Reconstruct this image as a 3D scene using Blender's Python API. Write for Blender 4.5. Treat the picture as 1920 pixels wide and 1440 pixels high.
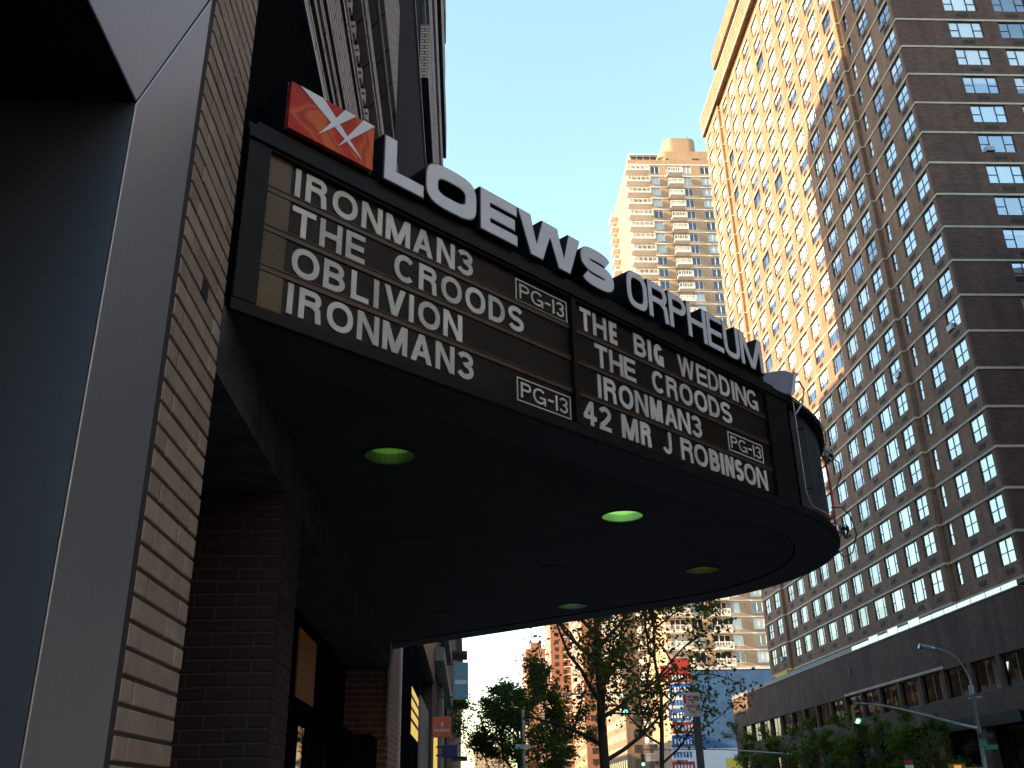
import bpy, math, random
from mathutils import Vector, Matrix
R = math.radians
random.seed(7)
for o in list(bpy.data.objects):
    bpy.data.objects.remove(o)
sc = bpy.context.scene
COL = sc.collection

# ------------------------------------------------------------------ camera
CAM = Vector((0, 0, 1.6))
F, PITCH, ROLL, YAW = 1793.0, 0.412858, 0.0203656, 0.0493635   # pixels of a 1920 px wide picture, radians
def cam_axes():
    cp, sp = math.cos(PITCH), math.sin(PITCH)
    f = Vector((0, cp, sp)); r = Vector((1, 0, 0)); d = Vector((0, sp, -cp))
    cr, sr = math.cos(ROLL), math.sin(ROLL)
    r2 = cr * r + sr * d; d2 = -sr * r + cr * d
    cy, sy = math.cos(YAW), math.sin(YAW)
    Z = Matrix(((cy, sy, 0), (-sy, cy, 0), (0, 0, 1)))
    return Z @ r2, Z @ d2, Z @ f
AX = cam_axes()
cd = bpy.data.cameras.new('camera'); cam = bpy.data.objects.new('camera', cd); COL.objects.link(cam)
cd.sensor_fit = 'HORIZONTAL'; cd.sensor_width = 36; cd.lens = F / 1920 * 36
cd.clip_start = 0.05; cd.clip_end = 6000
mw = Matrix.Identity(4)
for i in range(3):
    mw[i][0] = AX[0][i]; mw[i][1] = -AX[1][i]; mw[i][2] = -AX[2][i]; mw[i][3] = CAM[i]
cam.matrix_world = mw
sc.camera = cam

def ray(x, y):
    return AX[0] * ((x - 960) / F) + AX[1] * ((y - 720) / F) + AX[2]
def at(x, y, axis, val):                 # photo pixel -> the point where its sight line meets a known wall / ground plane
    d = ray(x, y); t = (val - CAM[axis]) / d[axis]
    return CAM + t * d
def proj(p):
    v = Vector(p) - CAM
    z = v.dot(AX[2])
    if z < 0.1: return (-9999, -9999)
    return (960 + F * v.dot(AX[0]) / z, 720 + F * v.dot(AX[1]) / z)

# ------------------------------------------------------------------ sky, sun, exposure
SUN_EL, SUN_BACK = 19.0, 11.0            # degrees; the sun stands left of the street, a little behind the camera
be, ep = R(SUN_BACK), R(SUN_EL)
SUN_FROM = Vector((-math.cos(be) * math.cos(ep), -math.sin(be) * math.cos(ep), math.sin(ep)))
w = bpy.data.worlds.new('World'); sc.world = w; w.use_nodes = True
nt = w.node_tree
bg = nt.nodes['Background']
sky = nt.nodes.new('ShaderNodeTexSky'); sky.sky_type = 'NISHITA'; sky.sun_disc = False
sky.sun_elevation = ep
sky.sun_rotation = math.atan2(SUN_FROM.x, SUN_FROM.y) % (2 * math.pi)
sky.altitude = 20; sky.air_density = 1.5; sky.dust_density = 1.0; sky.ozone_density = 2.2
nt.links.new(sky.outputs[0], bg.inputs[0]); bg.inputs[1].default_value = 0.12
sl = bpy.data.lights.new('sun', 'SUN'); so = bpy.data.objects.new('sun', sl); COL.objects.link(so)
sl.energy = 4.0; sl.angle = R(0.53); sl.color = (1.0, 0.73, 0.42)
so.rotation_euler = (-SUN_FROM).to_track_quat('-Z', 'Y').to_euler(); so.location = (-30, -10, 60)
vs = sc.view_settings
vs.view_transform = 'Standard'; vs.look = 'None'; vs.gamma = 1.0; vs.use_curve_mapping = False
vs.exposure = 2.3
sc.render.resolution_x = 1024; sc.render.resolution_y = 768
sc.render.engine = 'CYCLES'

# ------------------------------------------------------------------ materials
MATS = {}
def new_mat(name):
    m = bpy.data.materials.new(name); m.use_nodes = True; MATS[name] = m
    return m, m.node_tree, m.node_tree.nodes['Principled BSDF']
def mat(name, col, rough=0.7, metal=0.0, spec=0.5, var=0.15, scale=6.0, bump=0.0, bscale=60.0, rand=0.0, stretch=None, rvar=0.0, emit=None, estr=0.0):
    m, t, p = new_mat(name)
    p.inputs['Roughness'].default_value = rough; p.inputs['Metallic'].default_value = metal
    p.inputs['Specular IOR Level'].default_value = spec
    geo = t.nodes.new('ShaderNodeNewGeometry')
    vec = geo.outputs['Position']
    if stretch:
        mp = t.nodes.new('ShaderNodeMapping'); mp.inputs['Scale'].default_value = stretch
        t.links.new(vec, mp.inputs['Vector']); vec = mp.outputs[0]
    n = t.nodes.new('ShaderNodeTexNoise'); n.inputs['Scale'].default_value = scale; n.inputs['Detail'].default_value = 6; n.inputs['Roughness'].default_value = 0.65
    t.links.new(vec, n.inputs['Vector'])
    rmp = t.nodes.new('ShaderNodeMapRange'); rmp.inputs[1].default_value = 0.3; rmp.inputs[2].default_value = 0.7
    rmp.inputs[3].default_value = 1 - var; rmp.inputs[4].default_value = 1 + var
    t.links.new(n.outputs['Fac'], rmp.inputs[0])
    fac = rmp.outputs[0]
    if rand:
        oi = t.nodes.new('ShaderNodeObjectInfo')
        r2 = t.nodes.new('ShaderNodeMapRange'); r2.inputs[3].default_value = 1 - rand; r2.inputs[4].default_value = 1 + rand
        t.links.new(oi.outputs['Random'], r2.inputs[0])
        mu = t.nodes.new('ShaderNodeMath'); mu.operation = 'MULTIPLY'
        t.links.new(fac, mu.inputs[0]); t.links.new(r2.outputs[0], mu.inputs[1]); fac = mu.outputs[0]
    mx = t.nodes.new('ShaderNodeVectorMath'); mx.operation = 'SCALE'
    mx.inputs[0].default_value = col[:3]; t.links.new(fac, mx.inputs['Scale'])
    t.links.new(mx.outputs[0], p.inputs['Base Color'])
    if rvar:
        r3 = t.nodes.new('ShaderNodeMapRange'); r3.inputs[3].default_value = max(0.02, rough - rvar); r3.inputs[4].default_value = min(1, rough + rvar)
        t.links.new(n.outputs['Fac'], r3.inputs[0]); t.links.new(r3.outputs[0], p.inputs['Roughness'])
    if bump:
        n2 = t.nodes.new('ShaderNodeTexNoise'); n2.inputs['Scale'].default_value = bscale; n2.inputs['Detail'].default_value = 4
        t.links.new(vec, n2.inputs['Vector'])
        b = t.nodes.new('ShaderNodeBump'); b.inputs['Strength'].default_value = bump; b.inputs['Distance'].default_value = 0.01
        t.links.new(n2.outputs['Fac'], b.inputs['Height']); t.links.new(b.outputs[0], p.inputs['Normal'])
    if emit:
        p.inputs['Emission Color'].default_value = (*emit, 1); p.inputs['Emission Strength'].default_value = estr
    return m
def brick_mat(name, c1, c2, mortar, bw=0.215, bh=0.075, ms=0.012, dirt=0.25, rough=0.85):
    m, t, p = new_mat(name)
    p.inputs['Roughness'].default_value = rough; p.inputs['Specular IOR Level'].default_value = 0.25
    geo = t.nodes.new('ShaderNodeNewGeometry'); sx = t.nodes.new('ShaderNodeSeparateXYZ'); t.links.new(geo.outputs['Position'], sx.inputs[0])
    ad = t.nodes.new('ShaderNodeMath'); ad.operation = 'ADD'; t.links.new(sx.outputs[0], ad.inputs[0]); t.links.new(sx.outputs[1], ad.inputs[1])
    cb = t.nodes.new('ShaderNodeCombineXYZ'); t.links.new(ad.outputs[0], cb.inputs[0]); t.links.new(sx.outputs[2], cb.inputs[1])
    br = t.nodes.new('ShaderNodeTexBrick'); br.inputs['Scale'].default_value = 1
    br.inputs['Brick Width'].default_value = bw; br.inputs['Row Height'].default_value = bh; br.inputs['Mortar Size'].default_value = ms
    br.inputs['Color1'].default_value = (*c1, 1); br.inputs['Color2'].default_value = (*c2, 1); br.inputs['Mortar'].default_value = (*mortar, 1)
    t.links.new(cb.outputs[0], br.inputs['Vector'])
    n = t.nodes.new('ShaderNodeTexNoise'); n.inputs['Scale'].default_value = 0.35; n.inputs['Detail'].default_value = 8; n.inputs['Roughness'].default_value = 0.7
    t.links.new(geo.outputs['Position'], n.inputs['Vector'])
    mr = t.nodes.new('ShaderNodeMapRange'); mr.inputs[1].default_value = 0.3; mr.inputs[2].default_value = 0.7
    mr.inputs[3].default_value = 1 - dirt; mr.inputs[4].default_value = 1 + dirt * 0.6
    t.links.new(n.outputs['Fac'], mr.inputs[0])
    vm = t.nodes.new('ShaderNodeVectorMath'); vm.operation = 'SCALE'
    mp2 = t.nodes.new('ShaderNodeMapping'); mp2.inputs['Scale'].default_value = (1.6, 1.6, 0.06); t.links.new(geo.outputs['Position'], mp2.inputs['Vector'])
    n3 = t.nodes.new('ShaderNodeTexNoise'); n3.inputs['Scale'].default_value = 1.0; n3.inputs['Detail'].default_value = 5; t.links.new(mp2.outputs[0], n3.inputs['Vector'])
    m3 = t.nodes.new('ShaderNodeMapRange'); m3.inputs[1].default_value = 0.35; m3.inputs[2].default_value = 0.65; m3.inputs[3].default_value = 1 - dirt * .7; m3.inputs[4].default_value = 1 + dirt * .3
    t.links.new(n3.outputs['Fac'], m3.inputs[0])
    mm = t.nodes.new('ShaderNodeMath'); mm.operation = 'MULTIPLY'; t.links.new(mr.outputs[0], mm.inputs[0]); t.links.new(m3.outputs[0], mm.inputs[1])
    t.links.new(br.outputs['Color'], vm.inputs[0]); t.links.new(mm.outputs[0], vm.inputs['Scale'])
    t.links.new(vm.outputs[0], p.inputs['Base Color'])
    b = t.nodes.new('ShaderNodeBump'); b.inputs['Strength'].default_value = 0.5; b.inputs['Distance'].default_value = 0.006; b.invert = True
    t.links.new(br.outputs['Fac'], b.inputs['Height']); t.links.new(b.outputs[0], p.inputs['Normal'])
    return m
def glass_mat(name, ior=2.0, tint=(1, 1, 1), rough=0.02, trans=(0.75, 0.8, 0.8)):
    m = bpy.data.materials.new(name); m.use_nodes = True; MATS[name] = m
    t = m.node_tree; t.nodes.clear()
    out = t.nodes.new('ShaderNodeOutputMaterial'); mx = t.nodes.new('ShaderNodeMixShader')
    f0 = ((ior - 1) / (ior + 1)) ** 2                      # Schlick's curve, the same from both sides of the pane
    lw = t.nodes.new('ShaderNodeLayerWeight'); lw.inputs['Blend'].default_value = 0.5
    pw_ = t.nodes.new('ShaderNodeMath'); pw_.operation = 'POWER'; pw_.inputs[1].default_value = 5.0; t.links.new(lw.outputs['Facing'], pw_.inputs[0])
    fr = t.nodes.new('ShaderNodeMath'); fr.operation = 'MULTIPLY_ADD'; fr.inputs[1].default_value = 1 - f0; fr.inputs[2].default_value = f0
    t.links.new(pw_.outputs[0], fr.inputs[0])
    tr = t.nodes.new('ShaderNodeBsdfTransparent'); tr.inputs[0].default_value = (*trans, 1)
    gl = t.nodes.new('ShaderNodeBsdfGlossy'); gl.inputs['Color'].default_value = (*tint, 1); gl.inputs['Roughness'].default_value = rough
    geo = t.nodes.new('ShaderNodeNewGeometry')
    n = t.nodes.new('ShaderNodeTexNoise'); n.inputs['Scale'].default_value = 0.9; n.inputs['Detail'].default_value = 1
    t.links.new(geo.outputs['Position'], n.inputs['Vector'])
    b = t.nodes.new('ShaderNodeBump'); b.inputs['Strength'].default_value = 0.06; b.inputs['Distance'].default_value = 0.05
    t.links.new(n.outputs['Fac'], b.inputs['Height']); t.links.new(b.outputs[0], gl.inputs['Normal'])
    t.links.new(fr.outputs[0], mx.inputs[0]); t.links.new(tr.outputs[0], mx.inputs[1]); t.links.new(gl.outputs[0], mx.inputs[2])
    t.links.new(mx.outputs[0], out.inputs[0])
    return m
def leaf_mat(name, c, var=0.4):
    m = bpy.data.materials.new(name); m.use_nodes = True; MATS[name] = m
    t = m.node_tree; t.nodes.clear()
    out = t.nodes.new('ShaderNodeOutputMaterial'); mx = t.nodes.new('ShaderNodeMixShader'); mx.inputs[0].default_value = 0.45
    d = t.nodes.new('ShaderNodeBsdfDiffuse'); tr = t.nodes.new('ShaderNodeBsdfTranslucent')
    geo = t.nodes.new('ShaderNodeNewGeometry')
    n = t.nodes.new('ShaderNodeTexNoise'); n.inputs['Scale'].default_value = 3.0; n.inputs['Detail'].default_value = 3
    t.links.new(geo.outputs['Position'], n.inputs['Vector'])
    cr = t.nodes.new('ShaderNodeValToRGB')
    cr.color_ramp.elements[0].position = 0.3; cr.color_ramp.elements[0].color = (c[0] * (1 - var), c[1] * (1 - var), c[2] * (1 - var), 1)
    cr.color_ramp.elements[1].position = 0.72; cr.color_ramp.elements[1].color = (c[0] * (1 + var), c[1] * (1 + var * .8), c[2], 1)
    t.links.new(n.outputs['Fac'], cr.inputs[0]); t.links.new(cr.outputs[0], d.inputs[0]); t.links.new(cr.outputs[0], tr.inputs[0])
    t.links.new(d.outputs[0], mx.inputs[1]); t.links.new(tr.outputs[0], mx.inputs[2]); t.links.new(mx.outputs[0], out.inputs[0])
    return m

mat('asphalt', (0.05, 0.05, 0.052), 0.9, var=0.3, scale=3, bump=0.4, bscale=90)
mat('concrete', (0.28, 0.27, 0.25), 0.85, var=0.2, scale=2, bump=0.2, bscale=50)
mat('paint_white', (0.75, 0.75, 0.72), 0.7)
mat('tan_brick', (0.33, 0.235, 0.160), 0.8, var=0.20, scale=11, bump=0.3, bscale=140, rand=0.16)
mat('dark_mortar', (0.040, 0.028, 0.022), 0.95, var=0.25, scale=40, bump=0.3, bscale=160)
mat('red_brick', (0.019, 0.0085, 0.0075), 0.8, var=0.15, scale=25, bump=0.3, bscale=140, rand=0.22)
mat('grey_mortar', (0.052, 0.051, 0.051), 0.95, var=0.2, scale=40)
mat('steel', (0.40, 0.385, 0.375), 0.5, metal=0.7, var=0.08, scale=2.0, stretch=(60, 60, 0.6), rvar=0.06)
mat('steel_dark', (0.25, 0.28, 0.33), 0.38, metal=0.9, var=0.03, scale=2.0, stretch=(60, 60, 0.6), rvar=0.03)
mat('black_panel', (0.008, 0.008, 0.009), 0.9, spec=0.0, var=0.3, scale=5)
mat('black_metal', (0.010, 0.010, 0.010), 0.5, var=0.35, scale=4, spec=0.12, rvar=0.12)
mat('frame_black', (0.008, 0.008, 0.008), 0.50, var=0.4, scale=7, spec=0.12, rvar=0.15)
mat('board_brown', (0.016, 0.013, 0.011), 0.32, var=0.25, scale=3.0, spec=0.16, rvar=0.08)
mat('insert_reflection', (0.080, 0.055, 0.026), 0.3, spec=0.35, var=0.3, scale=5, rand=0.3)
mat('rail_brown', (0.052, 0.034, 0.026), 0.40, var=0.25, scale=9)
mat('letter_white', (0.55, 0.515, 0.465), 0.5, var=0.16, scale=9, rand=0.16)
mat('channel_face', (0.66, 0.66, 0.68), 0.35, var=0.08, scale=5)
mat('channel_side', (0.012, 0.013, 0.018), 0.35, var=0.3, scale=6)
mat('star_white', (0.72, 0.72, 0.72), 0.4, var=0.06)
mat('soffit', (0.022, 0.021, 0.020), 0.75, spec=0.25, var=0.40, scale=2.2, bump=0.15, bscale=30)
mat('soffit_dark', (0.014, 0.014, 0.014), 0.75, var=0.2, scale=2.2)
mat('plaster', (0.055, 0.052, 0.048), 0.95, spec=0.1, var=0.5, scale=5, bump=0.25, bscale=40)
mat('zinc', (0.33, 0.36, 0.40), 0.42, metal=0.85, var=0.18, scale=3, rvar=0.1)
mat('grey_paint', (0.12, 0.14, 0.17), 0.5, var=0.3, scale=4)
mat('nose_metal', (0.085, 0.10, 0.115), 0.42, metal=0.7, var=0.25, scale=3, rvar=0.1)
mat('flood_grey', (0.13, 0.165, 0.22), 0.45, var=0.15, scale=6)
mat('neon_glass', (0.52, 0.36, 0.34), 0.2, var=0.1)
mat('red_cable', (0.35, 0.03, 0.03), 0.5)
mat('cable_black', (0.02, 0.02, 0.02), 0.5)
mat('cable_white', (0.5, 0.5, 0.48), 0.5)
mat('lamp_can', (0.16, 0.18, 0.16), 0.5)
mat('lamp_baffle', (0.07, 0.08, 0.07), 0.5)
mat('lamp_baffle_dark', (0.014, 0.016, 0.014), 0.5)
mat('lamp_cap', (0.013, 0.013, 0.012), 0.8)
mat('lamp_green', (0.2, 0.3, 0.15), 0.5, emit=(0.20, 0.50, 0.07), estr=4.0)
mat('lamp_green_bright', (0.2, 0.3, 0.15), 0.5, emit=(0.34, 0.80, 0.20), estr=16.0)
mat('lamp_yellow', (0.2, 0.2, 0.1), 0.5, emit=(0.36, 0.33, 0.04), estr=2.2)
mat('lamp_dim', (0.2, 0.25, 0.2), 0.5, emit=(0.35, 0.55, 0.30), estr=3.0)
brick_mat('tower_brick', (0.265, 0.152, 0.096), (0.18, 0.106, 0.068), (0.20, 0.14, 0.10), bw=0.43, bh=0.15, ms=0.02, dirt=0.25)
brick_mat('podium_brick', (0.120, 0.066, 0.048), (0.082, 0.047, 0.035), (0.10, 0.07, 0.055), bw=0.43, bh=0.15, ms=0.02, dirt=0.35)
brick_mat('cream_brick', (0.38, 0.250, 0.150), (0.33, 0.215, 0.13), (0.34, 0.24, 0.16), dirt=0.14)
brick_mat('orange_brick', (0.30, 0.108, 0.050), (0.25, 0.092, 0.044), (0.25, 0.12, 0.07), dirt=0.15)
brick_mat('pale_brick', (0.60, 0.47, 0.385), (0.54, 0.42, 0.345), (0.08, 0.06, 0.05), bw=0.6, bh=0.085, ms=0.013, dirt=0.12)
brick_mat('dark_brick', (0.030, 0.025, 0.026), (0.024, 0.020, 0.021), (0.03, 0.027, 0.027), dirt=0.2)
brick_mat('shop_brick', (0.10, 0.042, 0.032), (0.08, 0.035, 0.028), (0.12, 0.10, 0.09), dirt=0.2)
brick_mat('row_brick', (0.105, 0.088, 0.070), (0.090, 0.076, 0.060), (0.10, 0.084, 0.068), dirt=0.2)
brick_mat('shaded_side_brick', (0.130, 0.074, 0.055), (0.08, 0.048, 0.037), (0.09, 0.06, 0.05), bw=0.43, bh=0.15, ms=0.02, dirt=0.25)  # tower brick darkened: the side wall's shade is put into the colour
brick_mat('pier_brick', (0.22, 0.085, 0.062), (0.18, 0.07, 0.052), (0.24, 0.20, 0.18), dirt=0.2)
mat('band_stone', (0.44, 0.38, 0.29), 0.85, var=0.2, scale=1.2)
mat('slab_white', (0.66, 0.60, 0.52), 0.7, var=0.08)
mat('bronze_frame', (0.028, 0.026, 0.026), 0.45, var=0.2)
mat('white_frame', (0.70, 0.68, 0.64), 0.5, var=0.06)
mat('interior', (0.035, 0.033, 0.035), 0.9, var=0.3, scale=1.0)
mat('blind', (0.80, 0.80, 0.77), 0.8, var=0.06, rand=0.12)
mat('grille', (0.035, 0.030, 0.028), 0.7, var=0.3)
mat('roof_dark', (0.06, 0.06, 0.065), 0.8)
glass_mat('window_glass', 3.6, tint=(0.95, 1.0, 1.0), rough=0.015, trans=(0.93, 0.96, 0.96))
glass_mat('shop_glass', 1.3, rough=0.02, trans=(0.6, 0.65, 0.65))
glass_mat('far_glass', 2.2, rough=0.03)
mat('blue_paint', (0.030, 0.085, 0.19), 0.7, var=0.2, scale=0.6)
mat('sign_red', (0.34, 0.03, 0.03), 0.5, var=0.15)
mat('sign_blue', (0.03, 0.10, 0.34), 0.5, var=0.15)
mat('sign_white', (0.72, 0.72, 0.72), 0.5, var=0.1)
mat('sign_pink', (0.62, 0.50, 0.50), 0.5, var=0.1)
mat('sign_yellow', (0.70, 0.55, 0.06), 0.5, var=0.1)
mat('sign_orange', (0.62, 0.10, 0.03), 0.5, var=0.1)
mat('sign_navy', (0.010, 0.012, 0.11), 0.5, var=0.1)
mat('sign_teal', (0.17, 0.34, 0.42), 0.6, var=0.12)
mat('street_green', (0.02, 0.22, 0.14), 0.5, var=0.1)
mat('pole_grey', (0.30, 0.31, 0.30), 0.5, metal=0.5, var=0.15)
mat('pole_dark', (0.03, 0.03, 0.03), 0.6)
mat('signal_yellow', (0.30, 0.17, 0.02), 0.5)
mat('green_light', (0.05, 0.4, 0.25), 0.3, emit=(0.10, 1.0, 0.50), estr=3.5)
mat('lens_dark', (0.04, 0.01, 0.01), 0.3)
mat('hand_orange', (0.4, 0.15, 0.02), 0.4, emit=(1.0, 0.40, 0.05), estr=0.15)
mat('warm_light', (0.5, 0.4, 0.1), 0.6, emit=(1.0, 0.66, 0.14), estr=0.15, var=0.2, scale=2)
mat('warm_dim', (0.03, 0.011, 0.004), 0.6, emit=(1.0, 0.30, 0.04), estr=0.006)
mat('warm_dim2', (0.05, 0.022, 0.01), 0.6, emit=(1.0, 0.36, 0.07), estr=0.004)
mat('cool_light', (0.5, 0.5, 0.4), 0.6, emit=(0.85, 1.0, 0.72), estr=0.7)
mat('truck_orange', (0.55, 0.19, 0.02), 0.4, var=0.08)
mat('tyre', (0.02, 0.02, 0.02), 0.85)
mat('bark', (0.045, 0.036, 0.028), 0.95, var=0.35, scale=12, bump=0.6, bscale=30)
leaf_mat('leaf_dark', (0.075, 0.115, 0.034))
leaf_mat('leaf_mid', (0.085, 0.100, 0.030))
leaf_mat('leaf_fresh', (0.095, 0.140, 0.028))
mat('jamb_stone', (0.20, 0.185, 0.155), 0.85, var=0.2)
mat('stone_light', (0.45, 0.43, 0.38), 0.8, var=0.15)
mat('yellow_awning', (0.55, 0.45, 0.05), 0.7)
def star_panel():
    m, t, p = new_mat('logo_red')
    p.inputs['Roughness'].default_value = 0.35; p.inputs['Specular IOR Level'].default_value = 0.15
    geo = t.nodes.new('ShaderNodeNewGeometry')
    n = t.nodes.new('ShaderNodeTexNoise'); n.inputs['Scale'].default_value = 2.6; n.inputs['Detail'].default_value = 1.2; n.inputs['Distortion'].default_value = 1.3
    t.links.new(geo.outputs['Position'], n.inputs['Vector'])
    cr = t.nodes.new('ShaderNodeValToRGB'); e = cr.color_ramp.elements
    e[0].position = 0.30; e[0].color = (0.42, 0.014, 0.012, 1)
    e[1].position = 0.50; e[1].color = (0.50, 0.030, 0.014, 1)
    for pos, c in ((0.53, (0.64, 0.105, 0.026, 1)), (0.56, (0.42, 0.030, 0.012, 1)), (0.60, (0.64, 0.125, 0.030, 1)), (0.75, (0.60, 0.11, 0.028, 1))):
        x = e.new(pos); x.color = c
    t.links.new(n.outputs['Fac'], cr.inputs[0]); t.links.new(cr.outputs[0], p.inputs['Base Color'])
star_panel()

MATS['dark_brick'].node_tree.nodes['Principled BSDF'].inputs['Specular IOR Level'].default_value = 0.03
# ------------------------------------------------------------------ mesh helpers
class MB:
    def __init__(s): s.v = []; s.f = []; s.m = []
    def face(s, pts, mi=0):
        i = len(s.v); s.v += [tuple(p) for p in pts]; s.f.append(tuple(range(i, i + len(pts)))); s.m.append(mi); return s
    def box(s, x0, x1, y0, y1, z0, z1, mi=0):
        i = len(s.v)
        s.v += [(x0, y0, z0), (x1, y0, z0), (x1, y1, z0), (x0, y1, z0), (x0, y0, z1), (x1, y0, z1), (x1, y1, z1), (x0, y1, z1)]
        for q in ((0, 3, 2, 1), (4, 5, 6, 7), (0, 1, 5, 4), (1, 2, 6, 5), (2, 3, 7, 6), (3, 0, 4, 7)):
            s.f.append(tuple(i + k for k in q)); s.m.append(mi)
        return s
    def extrude(s, poly, fn, d0, d1, mi=0, ms=None, back=True):
        # poly: 2-D points; fn(u, v, d) -> 3-D; front at d1
        ms = mi if ms is None else ms
        n = len(poly); i = len(s.v)
        s.v += [tuple(fn(u, v, d1)) for u, v in poly] + [tuple(fn(u, v, d0)) for u, v in poly]
        s.f.append(tuple(range(i, i + n))); s.m.append(mi)
        if back: s.f.append(tuple(range(i + 2 * n - 1, i + n - 1, -1))); s.m.append(mi)
        for k in range(n):
            k2 = (k + 1) % n
            s.f.append((i + k, i + n + k, i + n + k2, i + k2)); s.m.append(ms)
        return s
    def ring(s, outer, inner, fn, d0, d1, mi=0, ms=None):
        ms = mi if ms is None else ms
        n = len(outer)
        A = [fn(u, v, d1) for u, v in outer]; B = [fn(u, v, d1) for u, v in inner]
        C = [fn(u, v, d0) for u, v in outer]; D = [fn(u, v, d0) for u, v in inner]
        for k in range(n):
            j = (k + 1) % n
            s.face([A[k], A[j], B[j], B[k]], mi); s.face([A[k], C[k], C[j], A[j]], ms); s.face([B[k], B[j], D[j], D[k]], ms)
        return s
    def tube(s, pts, r, n=8, mi=0, r1=None, cap=True):
        pts = [Vector(p) for p in pts]; i0 = len(s.v); L = len(pts)
        up = Vector((0.3, 0.2, 1)).normalized()
        for k, p in enumerate(pts):
            t = (pts[min(k + 1, L - 1)] - pts[max(k - 1, 0)])
            t = t.normalized() if t.length > 1e-9 else Vector((0, 0, 1))
            a = t.cross(up)
            if a.length < 1e-3: a = t.cross(Vector((1, 0, 0)))
            a.normalize(); b = t.cross(a)
            rr = r if r1 is None else r + (r1 - r) * k / max(1, L - 1)
            for q in range(n):
                an = 2 * math.pi * q / n
                s.v.append(tuple(p + a * (rr * math.cos(an)) + b * (rr * math.sin(an))))
        for k in range(L - 1):
            for q in range(n):
                q2 = (q + 1) % n
                s.f.append((i0 + k * n + q, i0 + k * n + q2, i0 + (k + 1) * n + q2, i0 + (k + 1) * n + q)); s.m.append(mi)
        if cap:
            s.f.append(tuple(i0 + q for q in range(n))); s.m.append(mi)
            s.f.append(tuple(i0 + (L - 1) * n + q for q in range(n - 1, -1, -1))); s.m.append(mi)
        return s
    def cyl(s, c, r, h, n=16, mi=0, axis=2, r1=None):
        c = Vector(c); e = Vector((0, 0, 0)); e[axis] = h
        return s.tube([c, c + e], r, n, mi, r1)
    def mesh(s, name, mats, smooth=False):
        me = bpy.data.meshes.new(name); me.from_pydata(s.v, [], s.f)
        mats = mats if isinstance(mats, (list, tuple)) else [mats]
        for k in mats: me.materials.append(MATS[k])
        me.polygons.foreach_set('material_index', s.m)
        if smooth: me.polygons.foreach_set('use_smooth', [True] * len(s.f))
        me.update(); return me
BASE = {}
def tag(o, label, cat, group=None):
    o['label'] = label; o['category'] = cat
    if group: o['group'] = group
    return o
def thing(name, loc, label, cat, group=None):
    o = bpy.data.objects.new(name, None); COL.objects.link(o); o.location = loc; o.empty_display_size = 0.3
    BASE[o.name] = Vector(loc); return tag(o, label, cat, group)
def put(name, me, parent=None, loc=(0, 0, 0), rot=(0, 0, 0), local=False):
    # loc in world space unless local
    o = bpy.data.objects.new(name, me); COL.objects.link(o); o.rotation_euler = rot
    if parent:
        o.parent = parent
        o.location = Vector(loc) if local else Vector(loc) - BASE.get(parent.name, Vector((0, 0, 0)))
    else: o.location = loc
    return o
def part(name, mb, mats, parent, smooth=False):
    # a part whose mesh was written in world space: it hangs below an Empty or below another part
    p = parent
    o = bpy.data.objects.new(name, mb.mesh(name, mats, smooth)); COL.objects.link(o); o.parent = p
    if p.name in BASE: o.location = -BASE[p.name]
    return o
def struct(name, mb, mats):
    o = bpy.data.objects.new(name, mb.mesh(name, mats)); COL.objects.link(o); o['kind'] = 'structure'; return o
def bevel(o, wdt=0.004, seg=1):
    b = o.modifiers.new('bevel', 'BEVEL'); b.width = wdt; b.segments = seg; b.limit_method = 'ANGLE'; b.angle_limit = R(40); return o

# ------------------------------------------------------------------ setting: ground, road, pavements
WALL_X, KERB_L, KERB_R, LINE_R = -1.0, 3.95, 28.6, 32.2
struct('ground', MB().face([(-3000, -2000, -0.30), (3000, -2000, -0.30), (3000, 4000, -0.30), (-3000, 4000, -0.30)]), 'concrete')
struct('road', MB().box(KERB_L + 0.15, KERB_R - 0.15, -300, 900, -0.28, 0.0), 'asphalt')
mk = MB()
for x in (7.2, 10.6, 14.0, 17.4, 20.8, 24.2):
    for y in range(-60, 400, 12): mk.box(x - 0.06, x + 0.06, y, y + 3, 0.002, 0.006)
struct('road_markings', mk, 'paint_white')
for nm, a, b, y0, y1 in (('pavement_left', -6.0, KERB_L, -300, 900), ('pavement_right', KERB_R, 33.0, -300, 900)):
    struct(nm, MB().box(a, b, y0, y1, -0.28, 0.14), 'concrete')
for nm, a, b in (('kerb_left', KERB_L + 0.002, KERB_L + 0.148), ('kerb_right', KERB_R - 0.148, KERB_R - 0.002)):
    struct(nm, MB().box(a, b, -300, 900, -0.28, 0.137), 'stone_light')

# ------------------------------------------------------------------ left foreground: steel portal
Y_IN, Y_OUT, Z_HEAD, Z_TOP = 2.345, 2.865, 3.56, 4.52
portal = thing('steel_portal', (-1, 2.3, 0.14), 'brushed steel portal frame of a dark doorway beside tan brick', 'doorway')
g = 0.010
fx = lambda u, v, d: (WALL_X + d, u, v)      # u along the street, v up, d out of the wall
jamb = MB().extrude([(Y_IN, 0.14), (Y_OUT, 0.14), (Y_OUT, Z_TOP - g * 1.7), (Y_IN, Z_HEAD - g)], fx, -0.006, 0.0)
bevel(part('jamb', jamb, 'steel', portal), 0.003)
header = MB().extrude([(-3.0, Z_HEAD), (Y_IN - 0.001, Z_HEAD), (Y_OUT - 0.002, Z_TOP), (-3.5, Z_TOP)], fx, -0.006, 0.0)
bevel(part('header', header, 'steel', portal), 0.003)
jamb2 = MB().extrude([(-3.5, 0.14), (-3.0, 0.14), (-3.0, Z_HEAD - g), (-3.5, Z_TOP - g)], fx, -0.006, 0.0)
bevel(part('jamb', jamb2, 'steel', portal), 0.003)
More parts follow.
